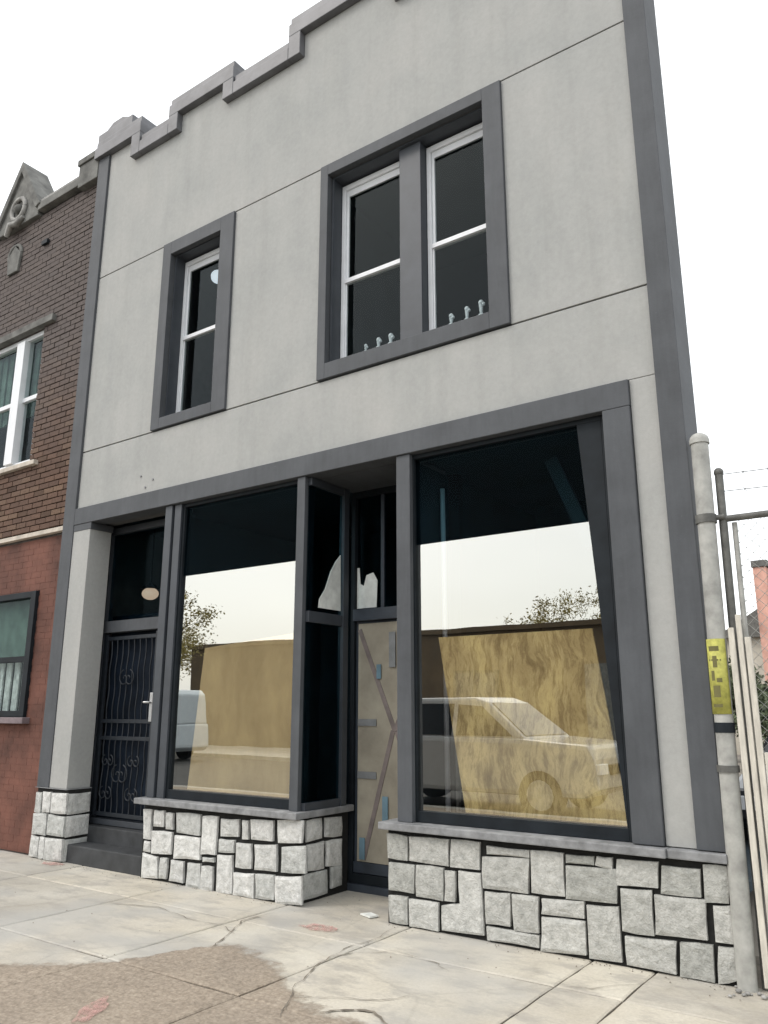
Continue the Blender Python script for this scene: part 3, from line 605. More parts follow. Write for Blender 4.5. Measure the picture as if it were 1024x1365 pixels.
strip(-4.16, 1.36, -3.70, 2.25, .045, 'strip', ed, 'brown_strip', 0.6995)
strip(-4.14, 1.36, -3.70, 0.30, .045, 'strip', ed, 'brown_strip', 0.6995)
strip(-4.57, 1.43, -4.36, 1.43, .06, 'strip2', ed, 'grey_strip', 0.699)
strip(-4.57, 0.97, -4.36, 0.97, .06, 'strip2', ed, 'grey_strip', 0.699)
strip(-4.18, 2.24, -4.18, 1.92, .07, 'strip2', ed, 'grey_strip', 0.6945)
for x, z0, z1, wd in ((-4.33, 1.95, 1.82, .05), (-4.26, .80, .56, .06), (-4.51, .44, .26, .06)): strip(x, z0, x, z1, wd, 'tape_blue', ed, 'blue_tape', 0.694)
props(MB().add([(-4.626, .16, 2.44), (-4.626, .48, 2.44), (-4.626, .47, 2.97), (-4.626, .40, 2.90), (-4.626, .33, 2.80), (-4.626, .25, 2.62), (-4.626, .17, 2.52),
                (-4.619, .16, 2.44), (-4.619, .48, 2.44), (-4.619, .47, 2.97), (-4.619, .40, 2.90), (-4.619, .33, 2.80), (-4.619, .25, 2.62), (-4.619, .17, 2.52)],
               [tuple(range(7)), tuple(range(13, 6, -1))] + [(i, (i+1) % 7, 7+(i+1) % 7, 7+i) for i in range(7)]).build('reflection_sheet', 'paper_reflection'),  # added white shape in place of bright sky reflected in the side glass
      'white shape with a sloping top standing in for a sky reflection on the narrow side glass', 'sheet', 'painted sky reflections on the entrance glass')
props(MB().prism([(-4.61, 2.485), (-4.38, 2.485), (-4.37, 2.74), (-4.42, 2.82), (-4.50, 2.80), (-4.53, 2.70), (-4.57, 2.72), (-4.585, 2.88), (-4.61, 2.88)], 0.722, 0.728).build('reflection_sheet', 'paper_reflection'),  # sky reflection over the door, painted as a white sheet
      'white shape standing in for a sky reflection on the glass over the taped door', 'sheet', 'painted sky reflections on the entrance glass')

# gated door on the left
gd = ring(-8.10, -6.63, 0.342, 3.636, -7.98, -6.98, 0.40, 3.56, 0.33, 0.42).build('gated_door', 'trim2', B, 0.004, label='dark street door behind a black iron gate')
boxo('transom_bar', 'trim', gd, -7.979, -6.981, 0.31, 0.42, 2.40, 2.53)
boxo('door_leaf', 'door', gd, -7.978, -6.982, 0.43, 0.48, 0.36, 2.60)
MB().box(-7.978, -6.982, 0.37, 0.378, 2.532, 3.558).build('upper_glazing', 'glass_dim', gd)
boxo('door_jamb', 'trim2', B, -6.98, -6.63, 0.305, 0.328, 0.342, 3.636)
gt = MB()
gt.box(-7.96, -7.90, 0.33, 0.36, 0.42, 2.38).box(-7.06, -7.00, 0.33, 0.36, 0.42, 2.38)
for z in (0.45, 1.24, 1.42, 2.33): gt.box(-7.90, -7.06, 0.335, 0.355, z-.02, z+.02)
gate = gt.build('security_gate', 'gate', gd, 0.003)
for k in range(8):
    x = -7.83 + k*.10
    b = MB(); pts = []
    for i in range(25):
        t = i/24; z = .47+(2.31-.47)*t; a = t*math.pi*9
        pts.append((x+.006*math.cos(a), .345+.006*math.sin(a), z))
    b.tube(pts, .008, 5).build('gate_bar', 'gate', gate)
for cx, cz, s in ((-7.5, .86, 1), (-7.72, .66, .7), (-7.28, .66, .7), (-7.5, 1.88, .9), (-7.72, 1.0, .6), (-7.28, 1.0, .6)):
    for sg in (-1, 1):
        pts = [(cx+sg*s*(.012+.011*t)*math.cos(t*.9)+sg*.04, .325, cz+s*(.012+.011*t)*math.sin(t*.9)) for t in [i*.45 for i in range(20)]]
        MB().tube(pts, .007, 5).build('scroll', 'gate', gate)
MB().box(-7.055, -7.005, 0.30, 0.33, 1.42, 1.72).build('lock_plate', 'chrome', gate, 0.004)
MB().tube([(-7.03, .30, 1.62), (-7.03, .265, 1.62), (-7.10, .262, 1.62)], .012, 8).build('handle', 'chrome', gate)
boxo('door_step', 'step', B, -7.852, -6.602, 0.0, 0.235, -0.01, 0.175, 0.012)
boxo('door_step', 'step', B, -8.10, -6.63, 0.24, 0.80, -0.01, 0.335, 0.012)
# twin head lamp on the post beside the gate
lp = thing('hall_lamp', (-7.3, .66, 3.5), 'dim warm hall lamp seen through the glass over the iron gate', 'lamp')
MB().tube([(-7.80, .80, 2.96), (-7.80, .80, 3.7)], .008, 6).build('cord', 'dark', lp)
MB().tube([(-7.80, .80, 3.03), (-7.80, .80, 3.0), (-7.80, .80, 2.95)], [.03, .07, .13], 14, False).build('shade', 'dark', lp)
MB().ball((-7.80, .80, 2.90), .10, 14, 8, .75).build('bulb', 'bulb_warm', lp)
# ------------------------------------------------------------------ things inside, seen through glass
pl = MB().prism([(-6.12, .81), (-4.755, .81), (-4.755, 2.22), (-5.98, 2.13)], 0.064, 0.08).build('plywood_sheet', 'ply1')
props(pl, 'smooth tan board leaning inside the left shop window', 'board', 'boards leaning inside the shop windows')
pl = MB().prism([(-3.09, .81), (-1.868, .81), (-2.04, 2.10), (-3.30, 2.10)], 0.064, 0.08).build('plywood_sheet', 'ply2')
props(pl, 'strongly grained plywood board leaning inside the right shop window', 'board', 'boards leaning inside the shop windows')
props(MB().tube([(-3.50, .50, .1), (-3.50, .50, 3.45)], .022, 8).build('pipe', 'vinyl'), 'thin white upright pipe inside the right shop window near its left edge', 'pipe')
props(MB().prism([(-2.52, 3.52), (-2.42, 3.56), (-2.12, 2.80), (-2.22, 2.76)], .50, .54).build('brace', 'interior_up'), 'slanting grey brace near the ceiling inside the right shop window', 'brace')
sh = thing('step_ladder', (-3.35, .6, .1), 'narrow ladder standing in the dark gap beside the grained plywood', 'ladder')
for x in (-3.47, -3.30): MB().box(x-.012, x+.012, .60, .64, .1, 1.9).build('rail', 'galv', sh)
for k in range(6): MB().box(-3.457, -3.313, .60, .64, .35+k*.27, .37+k*.27).build('rung', 'galv', sh)
# upper rooms
hl = thing('hanging_lamp', (-6.80, .70, 7.5), 'round white lit globe behind the narrow upper window', 'lamp')
MB().ball((-6.72, .62, 6.70), .085).build('globe', 'bulb_cool', hl)
MB().tube([(-6.72, .62, 6.78), (-6.72, .62, 7.5)], .008, 6).build('cord', 'dark', hl)
labs = ['leftmost small white figure in the left pane of the wide upper window', 'middle small white figure in the left pane of the wide upper window', 'rightmost small white figure in the left pane of the wide upper window',
        'leftmost small white figure in the right pane of the wide upper window', 'middle small white figure in the right pane of the wide upper window', 'rightmost small white figure in the right pane of the wide upper window']
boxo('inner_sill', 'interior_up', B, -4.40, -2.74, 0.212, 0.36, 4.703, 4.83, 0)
for lab, (x, z, s) in zip(labs, ((-4.15, 4.905, .8), (-4.0, 4.925, 1), (-3.86, 4.925, 1.1), (-3.21, 4.93, 1), (-3.05, 4.95, 1), (-2.91, 4.965, 1.1))):
    b = MB(); zb = 4.832
    b.tube([(x, .222, zb), (x, .222, zb+.02)], [.03*s, .026*s], 10).tube([(x, .222, zb+.02), (x, .222, z-.02)], [.012*s, .020*s], 8).ball((x, .222, z), .023*s, 10, 6, 1.1).ball((x+.024*s, .217, z-.02), .015*s, 8, 5)
    props(b.build('ornament', 'vinyl'), lab, 'ornament', 'small white figures on the sill of the wide upper window')

# ------------------------------------------------------------------ neighbouring brick building
N = thing('brick_building', (-11, 0, 0), 'old brown brick building with red painted ground floor left of the grey shop', 'building')
NX0, NX1 = -15.5, -8.425
holes = [(-11.35, -9.47, 4.66, 6.60), (-11.6, -8.95, 1.46, 2.95), (-14.6, -13.0, 4.66, 6.60)]
nb = MB(); yw = 0.075
nb.box(NX0, NX1, yw, .4, 6.602, 8.5).box(NX0, NX1, yw, .4, 2.952, 4.658).box(NX0, NX1, yw, .4, -.02, 1.458)
nb.box(NX0, -14.6, yw, .4, 4.66, 6.6).box(-13.0, -11.35, yw, .4, 4.66, 6.6).box(-9.47, NX1, yw, .4, 4.66, 6.6)
nb.box(NX0, -11.6, yw, .4, 1.46, 2.95).box(-8.95, NX1, yw, .4, 1.46, 2.95)
nb.build('wall', 'brick_mortar', N)
boxo('rear_block', 'brick_mortar', N, NX0, NX1-.01, 2.6, 10, 0, 8.3, 0)
boxo('side_wall', 'brick_mortar', N, NX1-.2, NX1-.01, .402, 2.6, 0, 8.3, 0)
boxo('side_wall', 'brick_mortar', N, NX0, NX0+.2, .402, 2.6, 0, 8.3, 0)
boxo('room_floor', 'interior', N, NX0+.2, NX1-.2, .402, 2.6, 3.6, 3.8, 0)
boxo('roof', 'interior', N, NX0+.2, NX1-.2, .402, 2.6, 8.1, 8.2, 0)
def clear(x0, x1, z0, z1, hs):
    return not any(x0 < h[1]-.005 and x1 > h[0]+.005 and z0 < h[3]-.005 and z1 > h[2]+.005 for h in hs)
bl, bw, bh = .203, .052, .064
cells = []
nrow = int((8.48-3.72)/.0755)
for r in range(nrow):
    z = 3.72+r*.0755; x = NX1-.004-(0 if r % 2 else -.0)
    first = True
    while x > NX0+.1:
        L = (.098 if (first and r % 2) else bl); first = False
        x0 = x-L
        if clear(x0, x, z, z+bh, holes): cells.append((x0, x, z))
        else:
            for h in holes:   # cut bricks at the opening's edge
                if z < h[3] and z+bh > h[2]:
                    if x > h[1]+.03 > x0: cells.append((h[1]+.006, x, z))
        x = x0-.0105
camp = cam.location
cells.sort(key=lambda c: ((c[0]+c[1])/2)**2 + (camp.y)**2 + (c[2]-1.5)**2)
bme = None; cnt = 0; rest = MB()
for x0, x1, z in cells:
    if cnt < 300 and abs((x1-x0)-bl) < .001:
        if bme is None:
            b = MB().box(0, bl, 0, bw, 0, bh); o = b.build('brick', 'brick', None, .004); bme = o.data; bpy.data.objects.remove(o)
        o = bpy.data.objects.new('brick', bme); col.objects.link(o); o.parent = N
        o.location = Vector((x0, .040+random.uniform(-.004, .004), z)) - N.location
        o.rotation_euler = (0, random.uniform(-.006, .006), 0); cnt += 1
    else:
        y = .040+random.uniform(-.004, .004); rest.box(x0, x1, y, .073, z, z+bh)
rest.build('brick_courses', 'brick_i', N, kind='stuff')
# painted ground floor: shallow bricks under thick red paint
pb = MB()
for r in range(int(3.56/.0755)):
    z = .02+r*.0755; x = NX1-.004; first = True
    while x > NX0+.1:
        L = .098 if (first and r % 2) else bl; first = False; x0 = x-L
        if clear(x0, x, z, z+bh+.006, [holes[1]]):
            y = .0635+random.uniform(-.001, .001); pb.box(x0-.003, x+.003, y, .0735, z, z+bh+.006)
        x = x0-.0105
pb.build('painted_brick_courses', 'redpaint', N, kind='stuff')
MB().box(NX0, NX1, .0655, .0745, 2.953, 3.60).box(NX0, NX1, .0655, .0745, 0, 1.38).box(-8.948, NX1, .0655, .0745, 1.382, 2.951).build('paint_coat', 'redpaint', N)
boxo('stone_band', 'cream', N, NX0, NX1, .0, .073, 3.63, 3.685, .006)
boxo('lintel', 'nstone', N, -11.5, -9.2, -.02, .073, 6.602, 6.70, .008)
boxo('window_sill', 'cream', N, -11.45, -9.26, -.02, .10, 4.60, 4.66, .006)
boxo('window_sill', 'mauve', N, -11.7, -8.88, -.03, .10, 1.385, 1.455, .006)
# upper window (twin sash)
nw = ring(-11.34, -9.475, 4.665, 6.595, -11.24, -9.54, 4.74, 6.53, .09, .18).build('window', 'vinyl', N, .004, label='white framed upper window with green curtain')
boxo('mullion', 'vinyl', nw, -10.12, -9.93, .05, .19, 4.741, 6.529)
boxo('casing', 'vinyl', nw, -9.93, -9.542, .11, .17, 5.62, 5.68)
boxo('casing', 'vinyl', nw, -11.238, -10.12, .11, .17, 5.62, 5.68)
MB().box(-9.93, -9.542, .15, .156, 4.742, 5.618).box(-9.93, -9.542, .13, .136, 5.682, 6.528).box(-11.238, -10.122, .15, .156, 4.742, 5.618).box(-11.238, -10.122, .13, .136, 5.682, 6.528).build('pane', 'glass_up', nw)
cu = MB(); 
for k in range(20):
    x = -11.2+k*.082; cu.box(x, x+.07, .22+.02*(k % 2), .25+.02*(k % 2), 5.45, 6.55)
cu.build('curtain', 'green', nw)
nw2 = ring(-14.59, -13.01, 4.665, 6.595, -14.5, -13.1, 4.74, 6.53, .09, .18).build('window', 'vinyl', N, .004)
MB().box(-14.5, -13.1, .13, .136, 4.742, 6.528).build('pane', 'glass_up', nw2)
# ground floor window
gw = ring(-11.59, -8.955, 1.46, 2.945, -11.5, -9.06, 1.53, 2.87, .02, .12).build('window', 'dark', N, .004, label='dark framed window in the red ground floor')
boxo('meeting_rail', 'dark', gw, -11.5, -9.06, .06, .11, 2.10, 2.17)
MB().box(-11.498, -9.062, .08, .086, 1.532, 2.098).box(-11.498, -9.062, .08, .086, 2.172, 2.868).build('pane', 'glass_up', gw)
cu = MB()
for k in range(26):
    x = -11.4+k*.09; cu.box(x, x+.06, .16+.02*(k % 2), .18+.02*(k % 2), 1.50, 2.12)
cu.build('curtain', 'lace', gw)
MB().box(-11.5, -9.06, .20, .22, 2.12, 2.9).build('blind', 'green', gw)
# parapet
boxo('coping', 'nstone', N, -9.84, -8.87, -.05, .45, 8.50, 8.62, .01)
boxo('coping', 'nstone', N, NX0, -10.92, -.05, .45, 8.50, 8.62, .01)
MB().box(-9.84, -8.87, -.02, .38, 8.62, 8.69).build('coping_roll', 'nstone_l', N, .01)
boxo('parapet_block', 'nstone', N, -8.86, -8.43, -.06, .46, 8.44, 8.78, .012)
boxo('parapet_block_cap', 'nstone', N, -8.88, -8.43, -.08, .48, 8.78, 8.87, .01)
MB().prism([(-10.90, 8.45), (-9.86, 8.45), (-9.86, 8.62), (-10.38, 9.46), (-10.90, 8.62)], -.03, .30).build('gable_block', 'nstone', N, .012)
MB().prism([(-10.98, 8.60), (-10.88, 8.56), (-10.38, 9.36), (-9.88, 8.56), (-9.78, 8.60), (-10.38, 9.54)], -.07, .34).build('gable_coping', 'nstone', N, .01)
def ringtube(cx, cz, r, t, y, mat, a0=0, a1=2*math.pi, nm='medallion_ring'):
    pts = [(cx+r*math.cos(a0+(a1-a0)*i/24), y, cz+r*math.sin(a0+(a1-a0)*i/24)) for i in range(25)]
    MB().tube(pts, t, 6).build(nm, mat, N)
ringtube(-10.36, 8.72, .17, .035, -.05, 'nstone_l')
MB().ball((-10.36, -.04, 8.72), .08, 12, 8).build('medallion_boss', 'nstone', N)
MB().tube([(-10.62, -.05, 8.36), (-10.50, -.07, 8.50), (-10.34, -.07, 8.46), (-10.2, -.05, 8.54)], [.035, .05, .05, .03], 7).build('scroll', 'nstone_l', N)
ringtube(-10.44, 8.02, .16, .03, .03, 'nstone', nm='lower_scroll')
MB().prism([(-10.56, 7.72), (-10.30, 7.72), (-10.26, 8.0), (-10.43, 8.16), (-10.60, 8.0)], .0, .04).build('shield', 'nstone', N, .01)
MB().box(-9.72, -9.58, .0, .04, 7.92, 7.98).build('vent_slot', 'dark', N)

# ------------------------------------------------------------------ fence and gate at the right
P1 = thing('gate_post', (-1.185, -.03, 0), 'thick round grey post with domed cap at the corner of the shop', 'post')
MB().tube([(-1.215, -.04, -.02), (-1.18, -.04, 3.26)], .056, 16).build('shaft', 'galv', P1)
MB().tube([(-1.18, -.04, 3.262), (-1.18, -.04, 3.29)], .064, 16).ball((-1.18, -.04, 3.29), .062, 16, 8, .8).build('cap', 'galv', P1)
MB().tube([(-1.186, -.04, 2.72), (-1.186, -.04, 2.775)], .066, 16).tube([(-1.186, -.04, 2.75), (-1.075, -.03, 2.755)], .018, 8).build('clamp', 'galv_d', P1)
MB().tube([(-1.203, -.04, 1.18), (-1.203, -.04, 1.22)], .066, 16).build('clamp', 'galv_d', P1)
MB().tube([(-1.20, -.04, 1.41), (-1.20, -.04, 1.47)], .060, 12).build('dark_band', 'dark', P1)
sg = MB()
for i in range(7):
    pass
st = thing('warning_sticker', (-1.197, -.1, 1.5), 'upright faded yellow sticker with worn dark print on the thick post', 'sticker')
n = 12; vs = []; 
for r_, rr in ((0, .0590), (1, .0605)):
    for z in (1.52, 1.975):
        for k in range(n+1):
            a = math.radians(-172 + 150*k/n); cx = -1.2 + (z-1.5)*.0107*.5
            vs.append((cx+rr*math.cos(a), -.04+rr*math.sin(a), z))
m1 = n+1; fs = []
for k in range(n):
    fs += [(k, k+1, m1+k+1, m1+k), (2*m1+k, 3*m1+k, 3*m1+k+1, 2*m1+k+1), (k, 2*m1+k, 2*m1+k+1, k+1), (m1+k, m1+k+1, 3*m1+k+1, 3*m1+k)]
fs += [(0, m1, 3*m1, 2*m1), (n, 2*m1+n, 3*m1+n, m1+n)]
MB().add(vs, fs, True).build('sheet', 'yellow', st)
pr = MB()
for z0, z1, a0, a1 in ((1.90, 1.93, -130, -70), (1.80, 1.87, -110, -85), (1.84, 1.85, -135, -62), (1.72, 1.78, -125, -105), (1.71, 1.735, -95, -65), (1.62, 1.69, -120, -80), (1.56, 1.58, -130, -75)):
    q = []
    for rr in (.0604, .0615):
        for z in (z0, z1):
            for k in range(4):
                a = math.radians(a0+(a1-a0)*k/3); cx = -1.2+(z-1.5)*.0107*.5
                q.append((cx+rr*math.cos(a), -.04+rr*math.sin(a), z))
    f = []
    for k in range(3): f += [(8+k, 9+k, 13+k, 12+k), (k, 4+k, 5+k, k+1), (k, 8+k, 9+k, k+1), (4+k, 5+k, 13+k, 12+k)]
    pr = MB().add(q, f); pr.build('print', 'print', st)
P2 = MB().tube([(-1.125, .02, -.02), (-1.088, .0, 3.05)], .026, 10).ball((-1.088, .0, 3.06), .032, 10, 6).build('fence_post', 'galv_d')
props(P2, 'slim dark pipe post beside the thick domed post', 'post', 'slim posts of the chain link gate')
for k, (x, lab) in enumerate(((1.6, 'slim dark pipe post at the far right end of the gate'),)):
    props(MB().tube([(x, .0, -.02), (x, .0, 3.05)], .026, 10).ball((x, 0, 3.06), .032, 10, 6).build('fence_post', 'galv_d'), lab, 'post', 'slim posts of the chain link gate')
G = thing('chain_link_gate', (-1.0, 0, 0), 'tall chain link gate with weathered beige slats along its lower half', 'gate')
MB().tube([(-1.09, -.0, 2.745), (1.6, 0, 2.745)], .022, 8).build('top_rail', 'galv_d', G)
MB().tube([(-1.055, .03, .05), (-1.03, .03, 2.72)], .017, 8).build('stile', 'galv', G)
MB().tube([(-1.04, .03, 1.25), (1.6, .03, 1.25)], .018, 8).build('middle_rail', 'galv', G)
MB().tube([(-1.05, .03, .12), (1.6, .03, .12)], .018, 8).build('bottom_rail', 'galv', G)
for k, (x, h, wd, y) in enumerate(((-1.10, 2.04, .034, -.075), (-1.055, 2.12, .030, -.06), (-1.012, 1.98, .034, -.055), (-.965, 1.30, .05, -.05), (-.90, 1.24, .06, -.05), (-.835, 1.22, .055, -.05))):
    MB().box(x-wd/2, x+wd/2, y, y+.022, .03, h).build('slat', 'beige', G, .003)
for k in range(34):
    x = -.77+k*.07
    MB().prism([(x-.03, .05), (x+.03, .05), (x+.03, 1.20+.02*math.sin(k*3.1)), (x-.03, 1.21)], -.045+.004*math.sin(k*2.3), -.027).build('slat', 'beige', G, .003)
wm = MB(); s = .075; zb, zt, xa, xb = .12, 2.73, -1.02, 1.58
H = zt-zb
k = xa-H
while k < xb:
    for sgn in (1, -1):
        # diagonal from (x at bottom) upward
        if sgn > 0: x0, z0, x1, z1 = k, zb, k+H, zt
        else: x0, z0, x1, z1 = k+H, zb, k, zt
        t0, t1 = 0.0, 1.0
        dx = x1-x0
        for lim, side in ((xa, 'lo'), (xb, 'hi')):
            t = (lim-x0)/dx
            if dx > 0:
                if side == 'lo': t0 = max(t0, t)
                else: t1 = min(t1, t)
            else:
                if side == 'lo': t1 = min(t1, t)
                else: t0 = max(t0, t)
        if t1 > t0: wm.tube([(x0+dx*t0, .03+.002*sgn, z0+(z1-z0)*t0), (x0+dx*t1, .03+.002*sgn, z0+(z1-z0)*t1)], .0018, 3, False)
    k += s
wm.build('wire_mesh', 'galv', G, kind='stuff')
for k, z in enumerate((3.045, 2.93)):
    b = MB(); pts = [(-1.09+2.69*i/12, 0, z-.03*math.sin(math.pi*i/12)) for i in range(13)]
    b.tube(pts, .003, 4, False)
    for i in range(1, 18):
        x = -1.09+.15*i; zz = z-.03*math.sin(math.pi*(x+1.09)/2.69)
        b.tube([(x-.012, 0, zz-.018), (x+.012, 0, zz+.018)], .0018, 3).tube([(x+.012, 0, zz-.018), (x-.012, 0, zz+.018)], .0018, 3)
    props(b.build('barbed_wire', 'galv_d'), ['upper strand of barbed wire above the gate', 'lower strand of barbed wire above the gate'][k], 'wire', 'barbed wire strands above the gate')
rb_ = MB()
for k in range(26):
    x = random.uniform(-1.28, -.9); y = random.uniform(-.22, -.02)-.02; r = random.uniform(.006, .022)
    rb_.ball((x, y, r*.5), r, 6, 4, .6)
props(rb_.build('rubble', 'nstone_l', kind='stuff'), 'small stones and dirt gathered at the foot of the thick post', 'rubble')

# ------------------------------------------------------------------ vehicles
def car(loc, rz, paint, label, kindv='suv', group=None):
    name = 'parked_van' if kindv == 'van' else 'parked_car'
    t = thing(name, (0, 0, 0), label, 'van' if kindv == 'van' else 'car', group)
    if kindv == 'suv':
        L, W, H = 4.7, 1.86, 1.75
        body = [(-2.35, .45), (-2.3, .85), (-2.2, 1.05), (-1.2, 1.12), (2.2, 1.15), (2.33, .95), (2.35, .45), (2.1, .32), (-2.1, .32)]
        cab = [(-1.25, 1.10), (-.55, 1.66), (-.3, 1.74), (1.75, 1.72), (2.0, 1.62), (2.2, 1.14)]
        wins = [[(-1.0, 1.15), (-.45, 1.60), (-.02, 1.63), (-.02, 1.15)], [(.06, 1.15), (.06, 1.64), (.95, 1.64), (.95, 1.15)], [(1.03, 1.15), (1.03, 1.64), (1.65, 1.62), (1.95, 1.16)]]
    elif kindv == 'van':
        L, W, H = 5.4, 1.95, 2.3
        body = [(-2.7, .45), (-2.65, .9), (-2.3, 1.15), (2.65, 1.2), (2.7, .45), (2.5, .32), (-2.5, .32)]
        cab = [(-2.3, 1.14), (-1.55, 2.1), (-1.2, 2.28), (2.5, 2.3), (2.65, 2.15), (2.65, 1.19)]
        wins = [[(-1.95, 1.25), (-1.4, 1.98), (-.65, 2.0), (-.65, 1.25)], [(-.5, 1.25), (-.5, 2.0), (.7, 2.0), (.7, 1.25)]]
    else:
        L, W, H = 4.5, 1.78, 1.45
        body = [(-2.25, .42), (-2.2, .72), (-1.1, .92), (2.1, .95), (2.25, .75), (2.25, .42), (2.0, .30), (-2.0, .30)]
        cab = [(-1.05, .91), (-.35, 1.38), (.0, 1.45), (.9, 1.43), (1.35, 1.34), (1.95, .94)]
        wins = [[(-.85, .96), (-.28, 1.33), (.22, 1.37), (.22, .96)], [(.3, .96), (.3, 1.37), (.9, 1.35), (1.4, 1.1), (1.5, .97)]]
    h = W/2
    MB().prism(body, -h, h).build('body', paint, t, .07)
    b = MB(); n = len(cab)
    ins = lambda z: h-.06-.16*(z-cab[0][1])/(H-cab[0][1])
    vs = [(x, -ins(z), z) for x, z in cab] + [(x, ins(z), z) for x, z in cab]
    b.add(vs, [tuple(range(n)), tuple(range(2*n-1, n-1, -1))] + [(i, n+i, n+(i+1) % n, (i+1) % n) for i in range(n)])
    b.build('cabin', paint, t, .05)
    for sgn in (-1, 1):
        for wn in wins:
            q = [(x, sgn*(ins(z)+.004), z) for x, z in wn] + [(x, sgn*(ins(z)-.02), z) for x, z in wn]; m = len(wn)
            MB().add(q, [tuple(range(m)), tuple(range(2*m-1, m-1, -1))] + [(i, m+i, m+(i+1) % m, (i+1) % m) for i in range(m)]).build('window', 'car_glass', t)
    (ax, az), (bx, bz) = cab[0], cab[1]
    d = Vector((bx-ax, 0, bz-az)).normalized(); nn = Vector((-d.z, 0, d.x))*.012
    w0, w1 = ins(az)-.1, ins(bz)-.08
    p0 = Vector((ax, 0, az))+d*.08; p1 = Vector((bx, 0, bz))-d*.03
    q = [(p0.x, -w0, p0.z), (p0.x, w0, p0.z), (p1.x, w1, p1.z), (p1.x, -w1, p1.z)]
    MB().add([(Vector(v)+nn) for v in q] + [(Vector(v)-nn*.6) for v in q], [(0, 1, 2, 3), (7, 6, 5, 4), (0, 4, 5, 1), (1, 5, 6, 2), (2, 6, 7, 3), (3, 7, 4, 0)]).build('windscreen', 'car_glass', t)
    wr = .34
    for wx in (-L*.31, L*.30):
        for sgn in (-1, 1):
            y0, y1 = sgn*(h-.2), sgn*(h+.015)
            ww = MB().tube([(wx, y0, wr), (wx, y1, wr)], wr, 20).build('wheel', 'tyre', t)
            MB().tube([(wx, y1, wr), (wx, y1+sgn*.012, wr)], wr*.62, 16).build('rim', 'galv', ww)
    for sgn in (-1, 1):
        zf = body[1][1]
        MB().box(body[0][0]-.012, body[0][0]+.06, sgn*(h-.2)-.17, sgn*(h-.2)+.17, zf-.2, zf-.06).build('headlight', 'vinyl', t, .01)
    MB().box(body[0][0]-.02, body[0][0]+.08, -.42, .42, body[1][1]-.22, body[1][1]-.08).build('grille', 'dark', t, .01)
    t.location = loc; t.rotation_euler = (0, 0, rz)
    return t
su = car((-7.15, -7.7, -.13), R(180), 'car_grey', 'pale grey sports utility car parked along the near kerb, mirrored in the right shop window'); su.scale = (1.08, 1.08, 1.08)
car((-23.7, -13.0, -.13), 0, 'car_blue', 'pale van parked across the road, mirrored in the left shop window', 'van')
car((-1.35, 6.6, -.03), R(90), 'car_dark', 'black saloon parked behind the chain link gate', 'saloon')
car((-1.6, 12.5, -.03), R(90), 'car_white', 'white van parked further back behind the chain link gate', 'van')

# ------------------------------------------------------------------ buildings across the road and behind
O = thing('garage_building', (-15, -20, 0), 'long low tan brick building across the road, mirrored in the shop windows', 'building')
MB().box(-29, 12, -32, -20.05, -.1, 4.25).build('wall', 'tan_brick', O)
MB().box(-29.1, 12.1, -20.2, -19.9, 4.25, 4.42).build('coping', 'tan_brick', O)
for x in (-20, -14, -8, -2, 4):
    f = MB().box(x-.9, x+.9, -20.048, -19.97, 1.3, 2.9).build('window', 'dark', O)
    MB().box(x-.8, x-.03, -19.968, -19.95, 1.4, 2.8).box(x+.03, x+.8, -19.968, -19.95, 1.4, 2.8).build('pane', 'car_glass', f)
for x in (-8.5,):
    f = MB().box(x-1.4, x+1.4, -20.048, -19.96, 0, 3.0).build('roller_door', 'galv_d', O)
def house(x, y, w_, d_, h, mat, label, flip=1, name='house'):
    t = thing(name, (x, y, 0), label, 'building')
    MB().box(x-w_/2, x+w_/2, y-d_/2, y+d_/2, -.2, h).build('wall', mat, t)
    MB().prism([(x-w_/2-.3, h+.002), (x+w_/2+.3, h+.002), (x, h+w_*.32)], y-d_/2-.3, y+d_/2+.3).build('roof', 'galv_d', t)
    for k in range(3):
        for zf in (1.0, 3.6):
            if zf+1.4 < h:
                xx = x-w_/2+w_*(k+.5)/3
                f = MB().box(xx-.45, xx+.45, y-flip*(d_/2+.03)-.03, y-flip*(d_/2+.03)+.03, zf, zf+1.4).build('window', 'vinyl', t)
                MB().box(xx-.37, xx+.37, y-flip*(d_/2+.075)-.012, y-flip*(d_/2+.075)+.012, zf+.08, zf+1.32).build('pane', 'car_glass', f)
house(-1.0, 33, 13, 8, 4.3, 'pale_wall', 'low pale building beyond the lot behind the gate')
ch = thing('chimney_tower', (-5.5, 26.9, 0), 'orange brick chimney rising behind the gate', 'chimney')
MB().box(-5.66, -5.2, 26.6, 27.2, -.1, 6.7).build('shaft', 'orange_brick', ch, .02)
MB().box(-5.70, -5.14, 26.54, 27.26, 6.702, 6.95).build('cap', 'nstone', ch, .02)

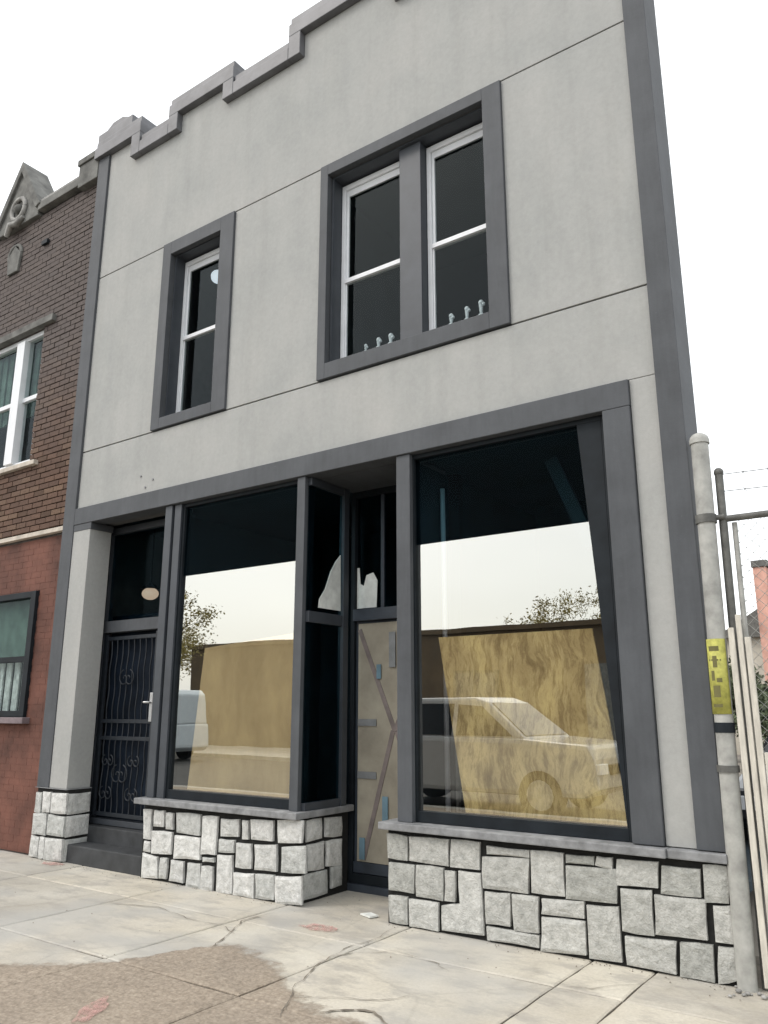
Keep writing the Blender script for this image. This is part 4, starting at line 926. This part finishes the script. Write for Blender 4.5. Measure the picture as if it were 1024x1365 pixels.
# ------------------------------------------------------------------ trees
def tree(loc, h, spread, leaf, label, cat='tree', bare=0.5, seed=1, name='street_tree', group=None):
    rnd = random.Random(seed)
    t = thing(name, loc, label, cat, group)
    b = MB(); tips = []
    def grow(p, d, L, r, lv):
        pts = [p]; rs = [r]; q = p
        for i in range(3):
            d = (d + Vector((rnd.uniform(-.2, .2), rnd.uniform(-.2, .2), rnd.uniform(-.05, .12)))).normalized()
            q = q + d*L/3; pts.append(q); rs.append(r*(1-.14*(i+1)))
        b.tube(pts, rs, 6 if lv < 2 else 4, False)
        if lv >= 2: tips.append((pts[-1], L)); tips.append((pts[-2], L))
        if lv >= 4: return
        for i in range(3 if lv else 5):
            a = rnd.uniform(0, 2*math.pi); tl = rnd.uniform(.45, .95)
            nd = (d*math.cos(tl) + (d.orthogonal().normalized()*math.cos(a) + d.cross(d.orthogonal().normalized())*math.sin(a))*math.sin(tl)*spread).normalized()
            grow(pts[-1 if i % 2 else -2], nd, L*rnd.uniform(.6, .78), rs[-1]*.62, lv+1)
    x, y, z = loc
    grow(Vector((x, y, z-.1)), Vector((0, 0, 1)), h*.34, h*.022, 0)
    b.build('trunk', 'bark', t)
    lf = MB()
    for p, L in tips:
        for k in range(int(26*bare)):
            c = p + Vector((rnd.gauss(0, .22), rnd.gauss(0, .22), rnd.gauss(0, .18)))*max(.8, L)
            s = rnd.uniform(.04, .10)
            u = Vector((rnd.uniform(-1, 1), rnd.uniform(-1, 1), rnd.uniform(-1, 1))).normalized(); v = u.orthogonal().normalized()
            lf.add([c-u*s, c-v*s*.5, c+u*s, c+v*s*.5], [(0, 1, 2, 3)])
    me = bpy.data.meshes.new('crown'); me.from_pydata([Vector(v)-t.location for v in lf.v], [], lf.f); me.materials.append(M[leaf])
    o = bpy.data.objects.new('crown', me); col.objects.link(o); o.parent = t
    return t
tree((-26.5, -17, 0), 8.0, 1.0, 'leaf1', 'thin yellowish tree on the far pavement at the left, mirrored in the left window', seed=3, bare=.5, group='trees across the road')
tree((-15.5, -35, 0), 9.5, 1.3, 'leaf1', 'yellowish tree showing over the tan building, mirrored in the right window', seed=5, bare=.9, group='trees across the road')
tree((-20.5, -36, 0), 9.0, 1.3, 'leaf1', 'bushy tree behind the middle of the tan building across the road', seed=9, bare=.9, group='trees across the road')
tree((-36, -24, 0), 8.5, 1.2, 'leaf1', 'wide pale leaved tree beyond the left end of the tan building', seed=21, bare=.9, group='trees across the road')
tree((-3.4, 19.5, 0), 3.6, 1.4, 'leaf2', 'low dull green tree behind the vans in the lot', seed=11, bare=.9)
tree((-6.0, 24.0, 0), 4.2, 1.4, 'leaf2', 'dull green tree at the foot of the orange chimney', seed=13, bare=.9)
tree((3.0, 24.0, 0), 4.6, 1.3, 'leaf2', 'dull green tree before the right end of the low pale building', seed=15, bare=.9)
